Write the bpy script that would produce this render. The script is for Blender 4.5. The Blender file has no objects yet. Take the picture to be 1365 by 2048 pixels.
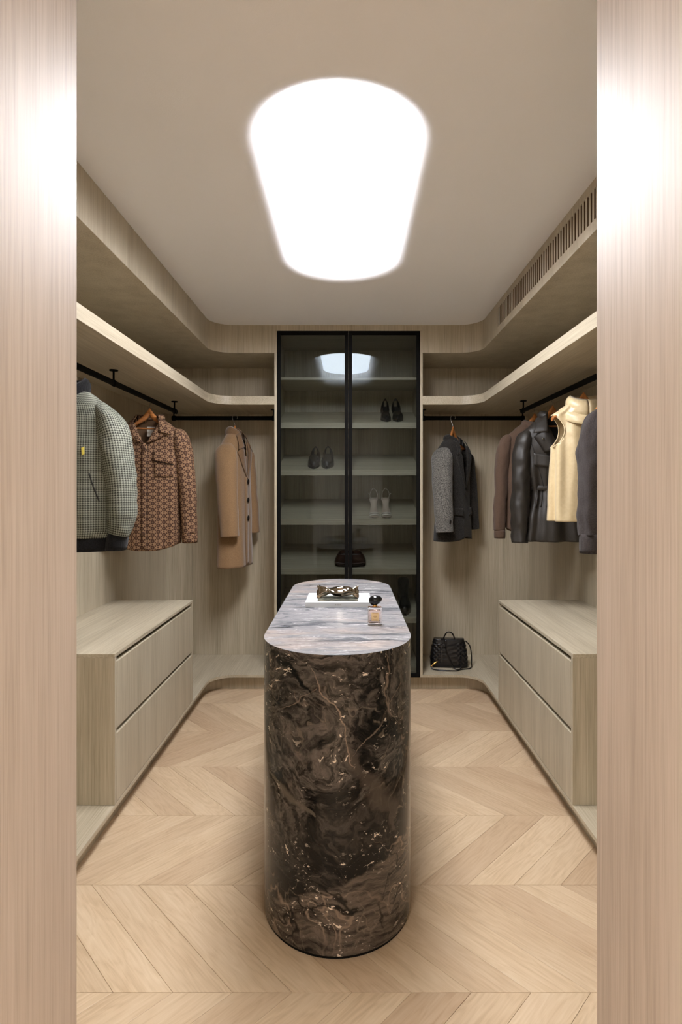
import bpy, bmesh, math, random
from mathutils import Vector, noise, Matrix
random.seed(7)
PI = math.pi
S = bpy.context.scene
C = S.collection

# ------------------------------------------------------------------ camera
F = 1107.0
VPX, VPY = 699.0, 983.0
HC = 1.4
cam_d = bpy.data.cameras.new('camera')
cam = bpy.data.objects.new('camera', cam_d); C.objects.link(cam)
cam.location = (0, 0, HC); cam.rotation_euler = (PI/2, 0, 0)
cam_d.sensor_fit = 'VERTICAL'; cam_d.sensor_height = 36; cam_d.sensor_width = 24
cam_d.lens = F/2048*36
cam_d.shift_x = -(VPX-682.5)/2048
cam_d.shift_y = -(1024-VPY)/2048
cam_d.clip_start = 0.02
S.camera = cam

# ------------------------------------------------------------------ world, exposure, large lights
w = bpy.data.worlds.new('world'); S.world = w; w.use_nodes = True
w.node_tree.nodes['Background'].inputs[0].default_value = (0.8, 0.85, 1, 1)
w.node_tree.nodes['Background'].inputs[1].default_value = 0.02
S.view_settings.view_transform = 'Standard'
S.view_settings.look = 'None'
S.view_settings.gamma = 1
S.view_settings.use_curve_mapping = False
S.view_settings.exposure = 1.08
PANEL_E = 17.0      # closet ceiling light panel
HALL_FILL_E = 17.0       # unseen fill panels added on the passage ceiling

# ------------------------------------------------------------------ room dimensions
XL, XR = -0.960, 0.915          # front planes of the fitted joinery
WL, WR = -1.445, 1.415          # side walls
YB, YW = 3.875, 4.36            # front plane of rear joinery, rear wall
YD = 0.967                      # inner end of the door reveal
DL, DR = -0.477, 0.433          # door reveal faces
ZC = 2.566
CABL, CABR = -0.525, 0.515
CX = -0.035

# ------------------------------------------------------------------ node helpers
class NT:
    def __init__(s, name):
        s.m = bpy.data.materials.new(name); s.m.use_nodes = True
        s.t = s.m.node_tree; s.n = s.t.nodes; s.l = s.t.links
        s.p = s.n['Principled BSDF']; s.out = s.n['Material Output']
    def N(s, typ, **kw):
        nd = s.n.new(typ)
        for k, v in kw.items():
            if k in ('i',):
                for kk, vv in v.items(): s.put(nd.inputs[kk], vv)
            else: setattr(nd, k, v)
        return nd
    def put(s, sock, v):
        if isinstance(v, bpy.types.NodeSocket): s.l.new(v, sock)
        else: sock.default_value = v
    def coord(s, kind='Object'): return s.N('ShaderNodeTexCoord').outputs[kind]
    def mapping(s, vec, scale=(1,1,1), rot=(0,0,0), loc=(0,0,0)):
        return s.N('ShaderNodeMapping', i={'Vector': vec, 'Scale': scale, 'Rotation': rot, 'Location': loc}).outputs[0]
    def noise(s, vec, scale, detail=4, rough=.55, dist=0.0, out=0):
        return s.N('ShaderNodeTexNoise', i={'Vector': vec, 'Scale': scale, 'Detail': detail, 'Roughness': rough, 'Distortion': dist}).outputs[out]
    def ramp(s, fac, stops, interp='LINEAR'):
        nd = s.N('ShaderNodeValToRGB'); cr = nd.color_ramp; cr.interpolation = interp
        while len(cr.elements) < len(stops): cr.elements.new(0.5)
        for e, (p, c) in zip(cr.elements, stops):
            e.position = p; e.color = (c, c, c, 1) if isinstance(c, (int, float)) else (*c, 1)
        s.put(nd.inputs[0], fac); return nd.outputs[0]
    def mix(s, fac, a, b, blend='MIX'):
        nd = s.N('ShaderNodeMix', data_type='RGBA', blend_type=blend)
        s.put(nd.inputs[0], fac)
        for k, v in ((6, a), (7, b)):
            s.put(nd.inputs[k], (*v, 1) if isinstance(v, tuple) and len(v) == 3 else v)
        return nd.outputs[2]
    def math(s, op, a, b=0.0, c=None):
        nd = s.N('ShaderNodeMath', operation=op); s.put(nd.inputs[0], a); s.put(nd.inputs[1], b)
        if c is not None: s.put(nd.inputs[2], c)
        return nd.outputs[0]
    def bump(s, h, strength=.2, dist=.002):
        b = s.N('ShaderNodeBump', i={'Height': h, 'Strength': strength, 'Distance': dist})
        s.l.new(b.outputs[0], s.p.inputs['Normal'])
    def set(s, **kw):
        for k, v in kw.items():
            k = k.replace('_', ' ')
            if isinstance(v, tuple) and len(v) == 3: v = (*v, 1)
            s.put(s.p.inputs[k], v)
        return s.m

def lin(r, g, b):
    f = lambda c: (c/255/12.92) if c/255 <= .04045 else ((c/255+.055)/1.055)**2.4
    return (f(r), f(g), f(b))

def plain(name, col, rough=.5, metal=0.0, **kw):
    t = NT(name); t.set(Base_Color=col, Roughness=rough, Metallic=metal, **kw); return t.m

def wood(name, axis, rough=.42, ca=None, cb=None, cc=None, spec=.5):
    t = NT(name); o = t.coord()
    ca = ca or lin(150, 138, 115); cb = cb or lin(182, 170, 147); cc = cc or lin(202, 192, 170)
    g = [55, 55, 55]; g['xyz'.index(axis)] = 1.1
    b = [5, 5, 5]; b['xyz'.index(axis)] = .35
    f1 = t.noise(t.mapping(o, tuple(g)), 3.0, 7, .62)
    f2 = t.noise(t.mapping(o, tuple(b)), 2.2, 3, .5)
    f3 = t.noise(t.mapping(o, tuple(x*3.2 if x > 2 else x*2 for x in g)), 3.0, 4, .6)
    s = t.math('ADD', t.math('MULTIPLY', f1, .5), t.math('ADD', t.math('MULTIPLY', f2, .3), t.math('MULTIPLY', f3, .2)))
    col = t.ramp(s, [(.33, ca), (.5, cb), (.67, cc)])
    t.bump(f3, .08, .001)
    return t.set(Base_Color=col, Roughness=rough, Specular_IOR_Level=spec)

M = {}
M['wood_z'] = wood('oak veneer upright', 'z')
M['wood_x'] = wood('oak veneer across', 'x')
M['wood_y'] = wood('oak veneer lengthwise', 'y')
M['jamb'] = wood('oak veneer door lining', 'z', .50, lin(150, 134, 118), lin(174, 158, 142), lin(188, 173, 157), .5)

def plaster():
    t = NT('ceiling plaster'); n = t.noise(t.coord(), 260, 3)
    t.bump(n, .12, .002)
    return t.set(Base_Color=lin(245, 244, 246), Roughness=.9)
M['plaster'] = plaster()
M['hall_wall'] = plain('passage paint', lin(222, 214, 205), .8)

def floor_mat():
    t = NT('chevron oak'); o = t.coord()
    r = t.N('ShaderNodeObjectInfo').outputs['Random']
    comb = t.N('ShaderNodeCombineXYZ', i={0: t.math('MULTIPLY', r, 37.0), 1: t.math('MULTIPLY', r, 91.0), 2: t.math('MULTIPLY', r, 13.0)}).outputs[0]
    v = t.N('ShaderNodeVectorMath', operation='ADD', i={0: o, 1: comb}).outputs[0]
    f1 = t.noise(t.mapping(v, (3, 60, 60)), 2.2, 6, .6)
    big = t.noise(t.mapping(v, (2.2, 11, 11)), 1.5, 2, .5)
    rings = t.math('FRACT', t.math('MULTIPLY', big, 9.0))
    rings = t.math('ABSOLUTE', t.math('SUBTRACT', rings, .5))
    f2 = t.noise(t.mapping(v, (1.2, 7, 7)), 1.5, 2)
    s = t.math('ADD', t.math('MULTIPLY', f1, .50), t.math('ADD', t.math('MULTIPLY', rings, .22), t.math('MULTIPLY', f2, .39)))
    col = t.ramp(s, [(.26, lin(188, 165, 137)), (.50, lin(213, 193, 167)), (.78, lin(228, 212, 189))])
    tone = t.ramp(t.math('FRACT', t.math('MULTIPLY', r, 7.31)), [(0, lin(226, 214, 202)), (.5, lin(240, 232, 221)), (1, lin(250, 243, 232))])
    col = t.mix(1.0, col, tone, 'MULTIPLY')
    t.bump(f1, .06, .001)
    return t.set(Base_Color=col, Roughness=.42)
M['plank'] = floor_mat()
M['subfloor'] = plain('subfloor dark joint', lin(96, 74, 54), .8)

def marble_side():
    t = NT('dark brown marble'); o = t.coord()
    VM = lambda op, a, b: t.N('ShaderNodeVectorMath', operation=op, i={0: a, 1: b}).outputs[0]
    SC = lambda a, k: t.N('ShaderNodeVectorMath', operation='SCALE', i={0: a, 'Scale': k}).outputs[0]
    cen = lambda n: VM('SUBTRACT', n, (.5, .5, .5))
    w1 = cen(t.noise(t.mapping(o, (1, 1, 1), (.3, .5, .2)), 2.2, 2, .5, 0, 1))
    w2 = cen(t.noise(t.mapping(o, (1, 1, 1), (.9, .1, .6)), 7.0, 3, .55, 0, 1))
    w3 = cen(t.noise(o, 30.0, 3, .6, 0, 1))
    v = VM('ADD', VM('ADD', o, SC(w1, .75)), VM('ADD', SC(w2, .20), SC(w3, .022)))
    v2 = VM('ADD', VM('ADD', o, SC(w1, .20)), VM('ADD', SC(w2, .09), SC(w3, .016)))
    mx = lambda val, a, b: t.N('ShaderNodeMapRange', interpolation_type='SMOOTHSTEP', i={0: val, 1: a, 2: b}).outputs[0]
    sp = t.N('ShaderNodeSeparateXYZ', i={0: v2}); X, Z = sp.outputs[0], sp.outputs[2]
    # cloudy beds with sharp banding
    n0 = t.noise(t.mapping(v, (2.4, 2.4, 3.4), (0, .55, 0)), 1.5, 6, .55)
    col = t.ramp(n0, [(.28, lin(16, 14, 13)), (.38, lin(34, 30, 28)), (.44, lin(88, 80, 73)), (.455, lin(26, 23, 21)), (.51, lin(54, 49, 45)), (.55, lin(98, 88, 80)), (.565, lin(34, 30, 27)), (.62, lin(66, 59, 54)), (.70, lin(122, 109, 99))])
    fine = t.noise(t.mapping(v, (9, 9, 24), (0, .55, 0)), 2.2, 7, .7)
    col = t.mix(t.ramp(fine, [(.45, 0), (.70, .62)]), col, lin(132, 119, 108))
    col = t.mix(t.ramp(fine, [(.30, .75), (.45, 0)]), col, lin(12, 10, 9))
    col = t.mix(t.ramp(t.noise(VM('ADD', v, (7, 2, 4)), 3.2, 5, .6), [(.41, .9), (.47, 0)]), col, lin(11, 10, 9))
    # pale diagonal bed at the foot, black bed above it (bedding planes through the block)
    dz = t.math('SUBTRACT', Z, t.math('MULTIPLY', t.math('ADD', X, .24), .56))
    streak = t.noise(t.mapping(v2, (2.0, 2.0, 15), (0, -.52, 0)), 3.0, 7, .65)
    bed = t.ramp(streak, [(.33, lin(24, 21, 19)), (.43, lin(70, 61, 54)), (.55, lin(112, 98, 86)), (.68, lin(66, 58, 52))])
    col = t.mix(t.math('MULTIPLY', mx(dz, .085, .065), .85), col, bed)
    blk = t.math('MULTIPLY', mx(dz, .065, .085), mx(dz, .40, .20))
    col = t.mix(t.math('MULTIPLY', blk, .7), col, lin(13, 11, 10))
    # fine contour veins, only here and there
    zone = t.ramp(t.noise(VM('ADD', o, (3.1, 0, 1.7)), 3.6, 2), [(.44, 0), (.60, 1)])
    def ridge(scale, seed, level, wd, amt, c):
        nonlocal col
        n = t.noise(VM('ADD', v, (seed, seed*.3, 0)), scale, 3, .5)
        r = t.math('ABSOLUTE', t.math('SUBTRACT', n, level))
        col = t.mix(t.math('MULTIPLY', mx(r, wd, 0.0), t.math('MULTIPLY', zone, amt)), col, c)
    ridge(2.3, 1.7, .50, .010, .85, lin(146, 124, 106))
    ridge(2.3, 1.7, .53, .004, .5, lin(120, 104, 92))
    ridge(4.2, 5.3, .48, .010, .6, lin(132, 116, 100))
    ridge(3.4, 9.1, .46, .020, .9, lin(14, 13, 12))
    # a few larger veins crossing the front (warped planes)
    def seg(ax, az, bx, bz, wd, c, amt):
        nonlocal col
        L2 = (bx-ax)**2+(bz-az)**2
        dx = t.math('SUBTRACT', X, ax); dzz = t.math('SUBTRACT', Z, az)
        h = t.math('DIVIDE', t.math('ADD', t.math('MULTIPLY', dx, bx-ax), t.math('MULTIPLY', dzz, bz-az)), L2)
        hn = t.N('ShaderNodeClamp', i={0: h}).outputs[0]
        ex = t.math('SUBTRACT', dx, t.math('MULTIPLY', hn, bx-ax)); ez = t.math('SUBTRACT', dzz, t.math('MULTIPLY', hn, bz-az))
        d = t.math('SQRT', t.math('ADD', t.math('MULTIPLY', ex, ex), t.math('MULTIPLY', ez, ez)))
        taper = t.math('ADD', .25, t.math('MULTIPLY', t.math('SINE', t.math('MULTIPLY', hn, PI)), .9))
        d = t.math('DIVIDE', t.math('ADD', d, t.math('MULTIPLY', t.math('SUBTRACT', fine, .5), wd*2.2)), taper)
        col = t.mix(t.math('MULTIPLY', mx(d, wd*1.3, wd*.3), amt), col, c)
    tan = lin(148, 126, 108)
    seg(.0, .64, .17, .36, .024, lin(88, 77, 68), .75)
    seg(-.13, .88, .03, .58, .0028, tan, .85); seg(.02, .60, .16, .82, .0022, tan, .6); seg(-.10, .80, -.24, .70, .0020, tan, .6)
    seg(-.26, .92, -.12, .78, .010, lin(12, 13, 12), .95); seg(.06, .84, .17, .58, .016, lin(13, 11, 10), .8)
    seg(-.26, .50, -.06, .42, .014, lin(112, 101, 88), .7)
    # pale flecks strung along the beds
    fz = t.ramp(t.noise(v2, 6.0, 2), [(.47, 0), (.56, 1)])
    fl = t.noise(t.mapping(v2, (9, 9, 15), (0, -.5, 0)), 3.4, 4, .65)
    col = t.mix(t.math('MULTIPLY', t.ramp(fl, [(.63, 0), (.655, 1)]), fz), col, lin(236, 216, 194))
    fl2 = t.noise(t.mapping(v2, (1, 1, 1.3)), 85, 3, .6)
    col = t.mix(t.math('MULTIPLY', t.ramp(fl2, [(.655, 0), (.69, .8)]), fz), col, lin(206, 188, 168))
    return t.set(Base_Color=t.mix(1.0, col, (.96, 1.0, 1.03), 'MULTIPLY'), Roughness=.13, Specular_IOR_Level=.22)
M['marble'] = marble_side()

def marble_top():
    t = NT('grey streaked marble'); o = t.coord()
    wv = t.noise(t.mapping(o, (2.0, 6, 1)), 1.6, 5, .6, 0, 1)
    wv = t.N('ShaderNodeVectorMath', operation='SUBTRACT', i={0: wv, 1: (.5, .5, .5)}).outputs[0]
    wv = t.N('ShaderNodeVectorMath', operation='SCALE', i={0: wv, 'Scale': .22}).outputs[0]
    v = t.N('ShaderNodeVectorMath', operation='ADD', i={0: o, 1: wv}).outputs[0]
    a = t.noise(t.mapping(v, (2.2, 17, 1)), 1.6, 8, .66, .4)
    col = t.ramp(a, [(.30, lin(70, 72, 76)), (.42, lin(118, 118, 122)), (.50, lin(152, 149, 150)), (.58, lin(134, 133, 136)), (.68, lin(178, 172, 168)), (.8, lin(200, 196, 192))])
    b = t.noise(t.mapping(v, (2.5, 30, 1)), 2.4, 5, .65)
    col = t.mix(t.ramp(b, [(.56, 0), (.66, .75)]), col, lin(208, 204, 202))
    c = t.noise(t.mapping(v, (1.5, 8, 1)), 1.7, 4, .6)
    col = t.mix(t.ramp(c, [(.58, 0), (.70, .7)]), col, lin(84, 88, 92))
    d = t.noise(t.mapping(v, (1.2, 5, 1)), 1.3, 3)
    col = t.mix(t.ramp(d, [(.52, 0), (.68, .5)]), col, lin(196, 172, 154))
    return t.set(Base_Color=col, Roughness=.26, Specular_IOR_Level=.35)
M['marble_top'] = marble_top()

M['black_metal'] = plain('black metal', lin(18, 17, 16), .65, 0, Specular_IOR_Level=.06)
M['hook'] = plain('hook steel', lin(170, 165, 158), .3, 1.0)
M['gold'] = plain('gold metal', lin(214, 170, 96), .25, 1.0)
def hanger_mat():
    t = NT('hanger beech'); o = t.coord()
    f = t.noise(t.mapping(o, (4, 40, 40)), 3, 4)
    return t.set(Base_Color=t.ramp(f, [(.3, lin(150, 92, 46)), (.7, lin(190, 124, 66))]), Roughness=.35)
M['hanger'] = hanger_mat()

def glass_mat():
    t = NT('smoked glass'); t.n.remove(t.p)
    tr = t.N('ShaderNodeBsdfTransparent', i={0: (.71, .735, .735, 1)})
    gl = t.N('ShaderNodeBsdfGlossy', i={'Color': (.86, .95, 1, 1), 'Roughness': .004})
    fr = t.N('ShaderNodeFresnel', i={'IOR': 1.52})
    mx = t.N('ShaderNodeMixShader', i={0: t.math('MULTIPLY', fr.outputs[0], .38)})
    t.l.new(tr.outputs[0], mx.inputs[1]); t.l.new(gl.outputs[0], mx.inputs[2]); t.l.new(mx.outputs[0], t.out.inputs[0])
    return t.m
M['glass'] = glass_mat()

def emis(name, col, e):
    t = NT(name); t.n.remove(t.p)
    em = t.N('ShaderNodeEmission', i={0: (*col, 1), 1: e}); t.l.new(em.outputs[0], t.out.inputs[0]); return t.m
M['panel'] = emis('light membrane', (.975, .985, 1.03), PANEL_E)
M['hall_fill_panel'] = emis('passage fill membrane', (1.0, .98, .95), HALL_FILL_E)

# ------------------------------------------------------------------ object helpers
def link(name, me, mat=None, parent=None, smooth=False):
    o = bpy.data.objects.new(name, me); C.objects.link(o)
    for m in (mat if isinstance(mat, (list, tuple)) else [mat]):
        if m: me.materials.append(m)
    if smooth:
        for p in me.polygons: p.use_smooth = True
    if parent is not None:
        o.parent = parent
    return o
def from_bm(name, bm, mat=None, parent=None, smooth=False, world=True):
    me = bpy.data.meshes.new(name); bm.normal_update(); bm.to_mesh(me); bm.free()
    o = link(name, me, mat, parent, smooth)
    if parent is not None and world:                # vertices are given in world space
        p = parent; off = Vector((0, 0, 0))
        while p is not None: off += p.location; p = p.parent
        o.location = -off
    return o
def tag(o, label, cat, group=None):
    o['label'] = label; o['category'] = cat
    if group: o['group'] = group
    return o
def struct(o, label=None, cat=None):
    o['kind'] = 'structure'
    if label: o['label'] = label
    if cat: o['category'] = cat
    return o
def empty(name, loc=(0, 0, 0), rz=0.0):
    o = bpy.data.objects.new(name, None); C.objects.link(o); o.location = loc; o.rotation_euler = (0, 0, rz)
    o.empty_display_size = .05; return o
def add_box(bm, x0, x1, y0, y1, z0, z1):
    vs = [bm.verts.new((x, y, z)) for z in (z0, z1) for y in (y0, y1) for x in (x0, x1)]
    for f in ((0, 2, 3, 1), (4, 5, 7, 6), (0, 1, 5, 4), (2, 6, 7, 3), (0, 4, 6, 2), (1, 3, 7, 5)):
        bm.faces.new([vs[i] for i in f])
def box(name, x0, x1, y0, y1, z0, z1, mat, parent=None, bev=.001, world=True):
    bm = bmesh.new(); add_box(bm, min(x0, x1), max(x0, x1), min(y0, y1), max(y0, y1), min(z0, z1), max(z0, z1))
    if bev: bmesh.ops.bevel(bm, geom=bm.edges[:], offset=bev, segments=2, affect='EDGES', profile=.5)
    return from_bm(name, bm, mat, parent, world=world)
def prism(name, pts, z0, z1, mat, parent=None, bev=.0012, world=True, round_=False):
    a = sum(pts[i][0]*pts[(i+1) % len(pts)][1]-pts[(i+1) % len(pts)][0]*pts[i][1] for i in range(len(pts)))
    if a < 0: pts = pts[::-1]
    bm = bmesh.new()
    lo = [bm.verts.new((x, y, z0)) for x, y in pts]; hi = [bm.verts.new((x, y, z1)) for x, y in pts]
    bot = bm.faces.new(lo[::-1]); top = bm.faces.new(hi)
    n = len(pts)
    for i in range(n): bm.faces.new((lo[i], lo[(i+1) % n], hi[(i+1) % n], hi[i]))
    if round_:
        for f in bm.faces: f.smooth = abs(f.normal.z) < .5 if f.normal.length else f not in (bot, top)
        bot.smooth = top.smooth = False
        for e in bot.edges[:]+top.edges[:]: e.smooth = False
    if bev: bmesh.ops.bevel(bm, geom=list(set(bot.edges[:]+top.edges[:])), offset=bev, segments=2, affect='EDGES', profile=.5)
    return from_bm(name, bm, mat, parent, world=world)
def arc(cx, cy, r, a0, a1, n=12):
    return [(cx+r*math.cos(a0+(a1-a0)*i/n), cy+r*math.sin(a0+(a1-a0)*i/n)) for i in range(n+1)]
def catmull(pts, n):
    out = []; m = len(pts)
    for i in range(m-1):
        p0 = pts[max(i-1, 0)]; p1 = pts[i]; p2 = pts[i+1]; p3 = pts[min(i+2, m-1)]
        for k in range(n):
            t = k/n
            out.append(tuple(.5*((2*b)+(-a+c)*t+(2*a-5*b+4*c-d)*t*t+(-a+3*b-3*c+d)*t**3) for a, b, c, d in zip(p0, p1, p2, p3)))
    out.append(tuple(pts[-1])); return out
def tube(name, pts, r, mat, parent=None, segs=8, sub=0, closed=False, world=False, ry=None):
    if sub: pts = catmull(pts, sub)
    bm = bmesh.new(); rings = []
    P = [Vector(p[:3]) for p in pts]; n = len(P); prev = None
    for i in range(n):
        if closed: T = P[(i+1) % n]-P[i-1]
        else: T = P[min(i+1, n-1)]-P[max(i-1, 0)]
        T.normalize()
        if prev is None:
            up = Vector((0, 0, 1)) if abs(T.z) < .9 else Vector((0, 1, 0))
            nn = up.cross(T).normalized()
        else:
            nn = (prev-T*prev.dot(T)).normalized()
        prev = nn; bb = T.cross(nn)
        rr = r[i*(len(r)-1)//max(n-1, 1)] if isinstance(r, (list, tuple)) else r
        r2 = ry if ry else rr
        rings.append([bm.verts.new(P[i]+nn*rr*math.cos(2*PI*k/segs)+bb*r2*math.sin(2*PI*k/segs)) for k in range(segs)])
    for i in range(n if closed else n-1):
        a, b = rings[i], rings[(i+1) % n]
        for k in range(segs): bm.faces.new((a[k], a[(k+1) % segs], b[(k+1) % segs], b[k]))
    if not closed:
        bm.faces.new(rings[0][::-1]); bm.faces.new(rings[-1])
    return from_bm(name, bm, mat, parent, True, world)
def lathe(name, prof, mat, parent=None, segs=24, loc=(0, 0, 0), world=False):
    bm = bmesh.new(); rings = []
    for r, z in prof:
        rings.append([bm.verts.new((loc[0]+r*math.cos(2*PI*k/segs), loc[1]+r*math.sin(2*PI*k/segs), loc[2]+z)) for k in range(segs)])
    for a, b in zip(rings, rings[1:]):
        for k in range(segs): bm.faces.new((a[k], a[(k+1) % segs], b[(k+1) % segs], b[k]))
    bm.faces.new(rings[0][::-1]); bm.faces.new(rings[-1])
    return from_bm(name, bm, mat, parent, True, world)

# ------------------------------------------------------------------ the setting
# floor: subfloor plus chevron planks, each plank an object
HY0, HY1 = -2.6, 0.40           # passage behind the camera
floor = box('floor', WL-.15, WR+.15, HY0-.1, YW+.15, -.06, -.012, M['subfloor'], None, 0)
struct(floor, 'pale oak chevron parquet floor of the dressing room', 'floor')
def clip(poly, x0, x1, y0, y1):
    for ax, lim, sgn in ((0, x0, 1), (0, x1, -1), (1, y0, 1), (1, y1, -1)):
        out = []
        for i in range(len(poly)):
            a, b = poly[i], poly[(i+1) % len(poly)]
            da, db = (a[ax]-lim)*sgn, (b[ax]-lim)*sgn
            if da >= 0: out.append(a)
            if (da >= 0) != (db >= 0):
                t = da/(da-db); out.append((a[0]+(b[0]-a[0])*t, a[1]+(b[1]-a[1])*t))
        poly = out
        if len(poly) < 3: return []
    return poly
ROW = .4225; RY0 = 1.547; PITCH = .167; PX0 = -.327; G = .0005
def plank_row(k):
    y0 = RY0+k*ROW; y1 = y0+ROW; d = -1 if k % 2 == 0 else 1
    if y1 < -1.2 or y0 > 3.98: return
    # zigzag: x on the lower line of even rows is PX0 + n pitch, on the upper line PX0 - ROW
    xa = PX0 if k % 2 == 0 else PX0-ROW
    for n in range(-16, 17):
        a = xa+n*PITCH
        poly = [(a+G, y0+G), (a+PITCH-G, y0+G), (a+PITCH-G+d*ROW, y1-G), (a+G+d*ROW, y1-G)]
        if y0 > YD-.2: lx, rx = XL-.06, XR+.06
        elif y0 > HY1-.1: lx, rx = DL-.02, DR+.02
        else: lx, rx = WL+.005, WR-.005
        poly = clip(poly, lx, rx, -1.2, 3.94)
        if len(poly) < 3: continue
        ar = abs(sum(poly[i][0]*poly[(i+1) % len(poly)][1]-poly[(i+1) % len(poly)][0]*poly[i][1] for i in range(len(poly))))/2
        if ar < .00008: continue
        cx = sum(p[0] for p in poly)/len(poly); cy = sum(p[1] for p in poly)/len(poly)
        ang = math.atan2(ROW, d*ROW); ca, sa = math.cos(-ang), math.sin(-ang)
        loc = [((x-cx)*ca-(y-cy)*sa, (x-cx)*sa+(y-cy)*ca) for x, y in poly]
        o = prism('plank', loc, -.012, 0, M['plank'], floor, .0008, world=False)
        o.location = (cx, cy, 0); o.rotation_euler = (0, 0, ang)
for k in range(-7, 6): plank_row(k)

# ceiling with the flared, stadium-shaped recess of the light
LY0, LY1, LHW, LR = 1.635, 3.015, .24, .10
def stadium(off, n=20):
    r = LHW+off
    return arc(CX, LY1-LHW, r, 0, PI, n)+arc(CX, LY0+LHW, r, PI, 2*PI, n)
bm = bmesh.new()
def ring(pts, z): return [bm.verts.new((x, y, z)) for x, y in pts]
rings = []
for i in range(11):
    a = (PI/2)*i/10
    rings.append(ring(stadium(LR*(1-math.sin(a))), ZC+LR*(1-math.cos(a))))
rings.append(ring(stadium(0), ZC+LR+.035))
for a, b in zip(rings, rings[1:]):
    for k in range(len(a)): bm.faces.new((a[k], a[(k+1) % len(a)], b[(k+1) % len(a)], b[k])).smooth = True
outer = [bm.verts.new((x, y, ZC)) for x, y in ((WL-.15, YD-.1), (WR+.15, YD-.1), (WR+.15, YW+.15), (WL-.15, YW+.15))]
oe = [bm.edges.new((outer[i], outer[(i+1) % 4])) for i in range(4)]
ie = [bm.edges.get((rings[0][k], rings[0][(k+1) % len(rings[0])])) for k in range(len(rings[0]))]
bmesh.ops.triangle_fill(bm, edges=oe+ie, use_beauty=True)
bmesh.ops.recalc_face_normals(bm, faces=bm.faces[:])
ceil = from_bm('ceiling', bm, M['plaster'])
struct(ceil, 'warm white plaster ceiling with a flared light recess', 'ceiling')
t_ = empty('ceiling_light', (CX, (LY0+LY1)/2, ZC+LR+.03))
prism('light_membrane', stadium(.004), ZC+LR+.032, ZC+LR+.04, M['panel'], t_, 0)
prism('housing', stadium(.03), ZC+LR+.0405, ZC+LR+.07, M['plaster'], t_, 0)
tag(t_, 'glowing white stadium-shaped skylight panel recessed in the ceiling', 'ceiling light')

# side and rear walls: backing plus veneer panels with fine joints
def wall(name, label, panels, axis, face, thick, z1=ZC+.02):
    root = empty(name); struct(root, label, 'wall')
    for a, b in panels:
        s = 1 if thick > 0 else -1
        if axis == 'x':
            box('backing', face+s*.012, face+thick, a, b, -.01, z1, M['subfloor'], root, 0)
            box('panel', face, face+s*.014, a+.0006, b-.0006, -.01, z1, M['wood_z'], root, .0006)
        else:
            box('backing', a, b, face+s*.012, face+thick, -.01, z1, M['subfloor'], root, 0)
            box('panel', a+.0006, b-.0006, face, face+s*.014, -.01, z1, M['wood_z'], root, .0006)
    return root
wall('wall_left', 'pale oak panelled wall behind the left clothes rail', [(YD-.1, 2.0), (2.0, 3.05), (3.05, YW)], 'x', WL, -.1)
wall('wall_right', 'pale oak panelled wall behind the right clothes rail', [(YD-.1, 2.0), (2.0, 3.05), (3.05, YW)], 'x', WR, .1)
wall('wall_back', 'pale oak panelled rear wall either side of the glass cabinet', [(WL-.02, -1.24), (-1.24, CABL+.02), (CABL+.02, CABR-.02), (CABR-.02, 1.22), (1.22, WR+.02)], 'y', YW, .1)
# wall with the door opening, between dressing room and passage
HEAD = 2.45
root = empty('wall_front'); struct(root, 'wall around the door opening towards the passage', 'wall')
box('panel', WL-.1, DL-.022, YD-.015, YD, 0, ZC+.02, M['wood_z'], root, .0006)
box('panel', DR+.022, WR+.1, YD-.015, YD, 0, ZC+.02, M['wood_z'], root, .0006)
box('panel', DL-.022, DR+.022, YD-.015, YD, HEAD+.022, ZC+.02, M['wood_z'], root, .0006)
box('core', WL-.1, DL-.022, HY1, YD-.016, 0, ZC+.02, M['hall_wall'], root, 0)
box('core', DR+.022, WR+.1, HY1, YD-.016, 0, ZC+.02, M['hall_wall'], root, 0)
box('core', DL-.022, DR+.022, HY1, YD-.016, HEAD+.022, ZC+.02, M['hall_wall'], root, 0)
root = empty('door_1'); struct(root, 'oak lined door reveal framing the view', 'door')
box('jamb', DL-.021, DL, HY1-.01, YD+.002, 0, HEAD, M['jamb'], root, .0015)
box('jamb', DR, DR+.021, HY1-.01, YD+.002, 0, HEAD, M['jamb'], root, .0015)
box('head_lining', DL-.021, DR+.021, HY1-.01, YD+.002, HEAD+.0005, HEAD+.021, M['jamb'], root, .0015)
# passage behind the camera
root = empty('wall_passage'); struct(root, 'painted passage walls and ceiling behind the door opening', 'wall')
box('side', WL-.1, WL, HY0, HY1-.001, 0, ZC, M['hall_wall'], root, 0)
box('side', WR, WR+.1, HY0, HY1-.001, 0, ZC, M['hall_wall'], root, 0)
box('end', WL-.1, WR+.1, HY0-.1, HY0, 0, ZC, M['hall_wall'], root, 0)
box('top', WL-.1, WR+.1, HY0-.1, HY1+.3, ZC+.0205, ZC+.06, M['hall_wall'], root, 0)
for sx in (-1, 1):  # invented fill lamps, set beside the doorway to stay out of the glass reflection
    xc = sx*1.0
    t_ = empty('passage_fill_light', (xc, -.8, ZC))
    box('frame', xc-.31, xc+.31, -1.35, -.25, ZC-.012, ZC+.02, M['hall_wall'], t_, .002)
    box('light_membrane', xc-.275, xc+.275, -1.3, -.3, ZC-.016, ZC-.0125, M['hall_fill_panel'], t_, 0)
    tag(t_, 'added unseen fill panel on the passage ceiling behind the viewer, %s of the door opening' % ('left' if sx < 0 else 'right'), 'ceiling light', 'added passage fill panels')

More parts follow.
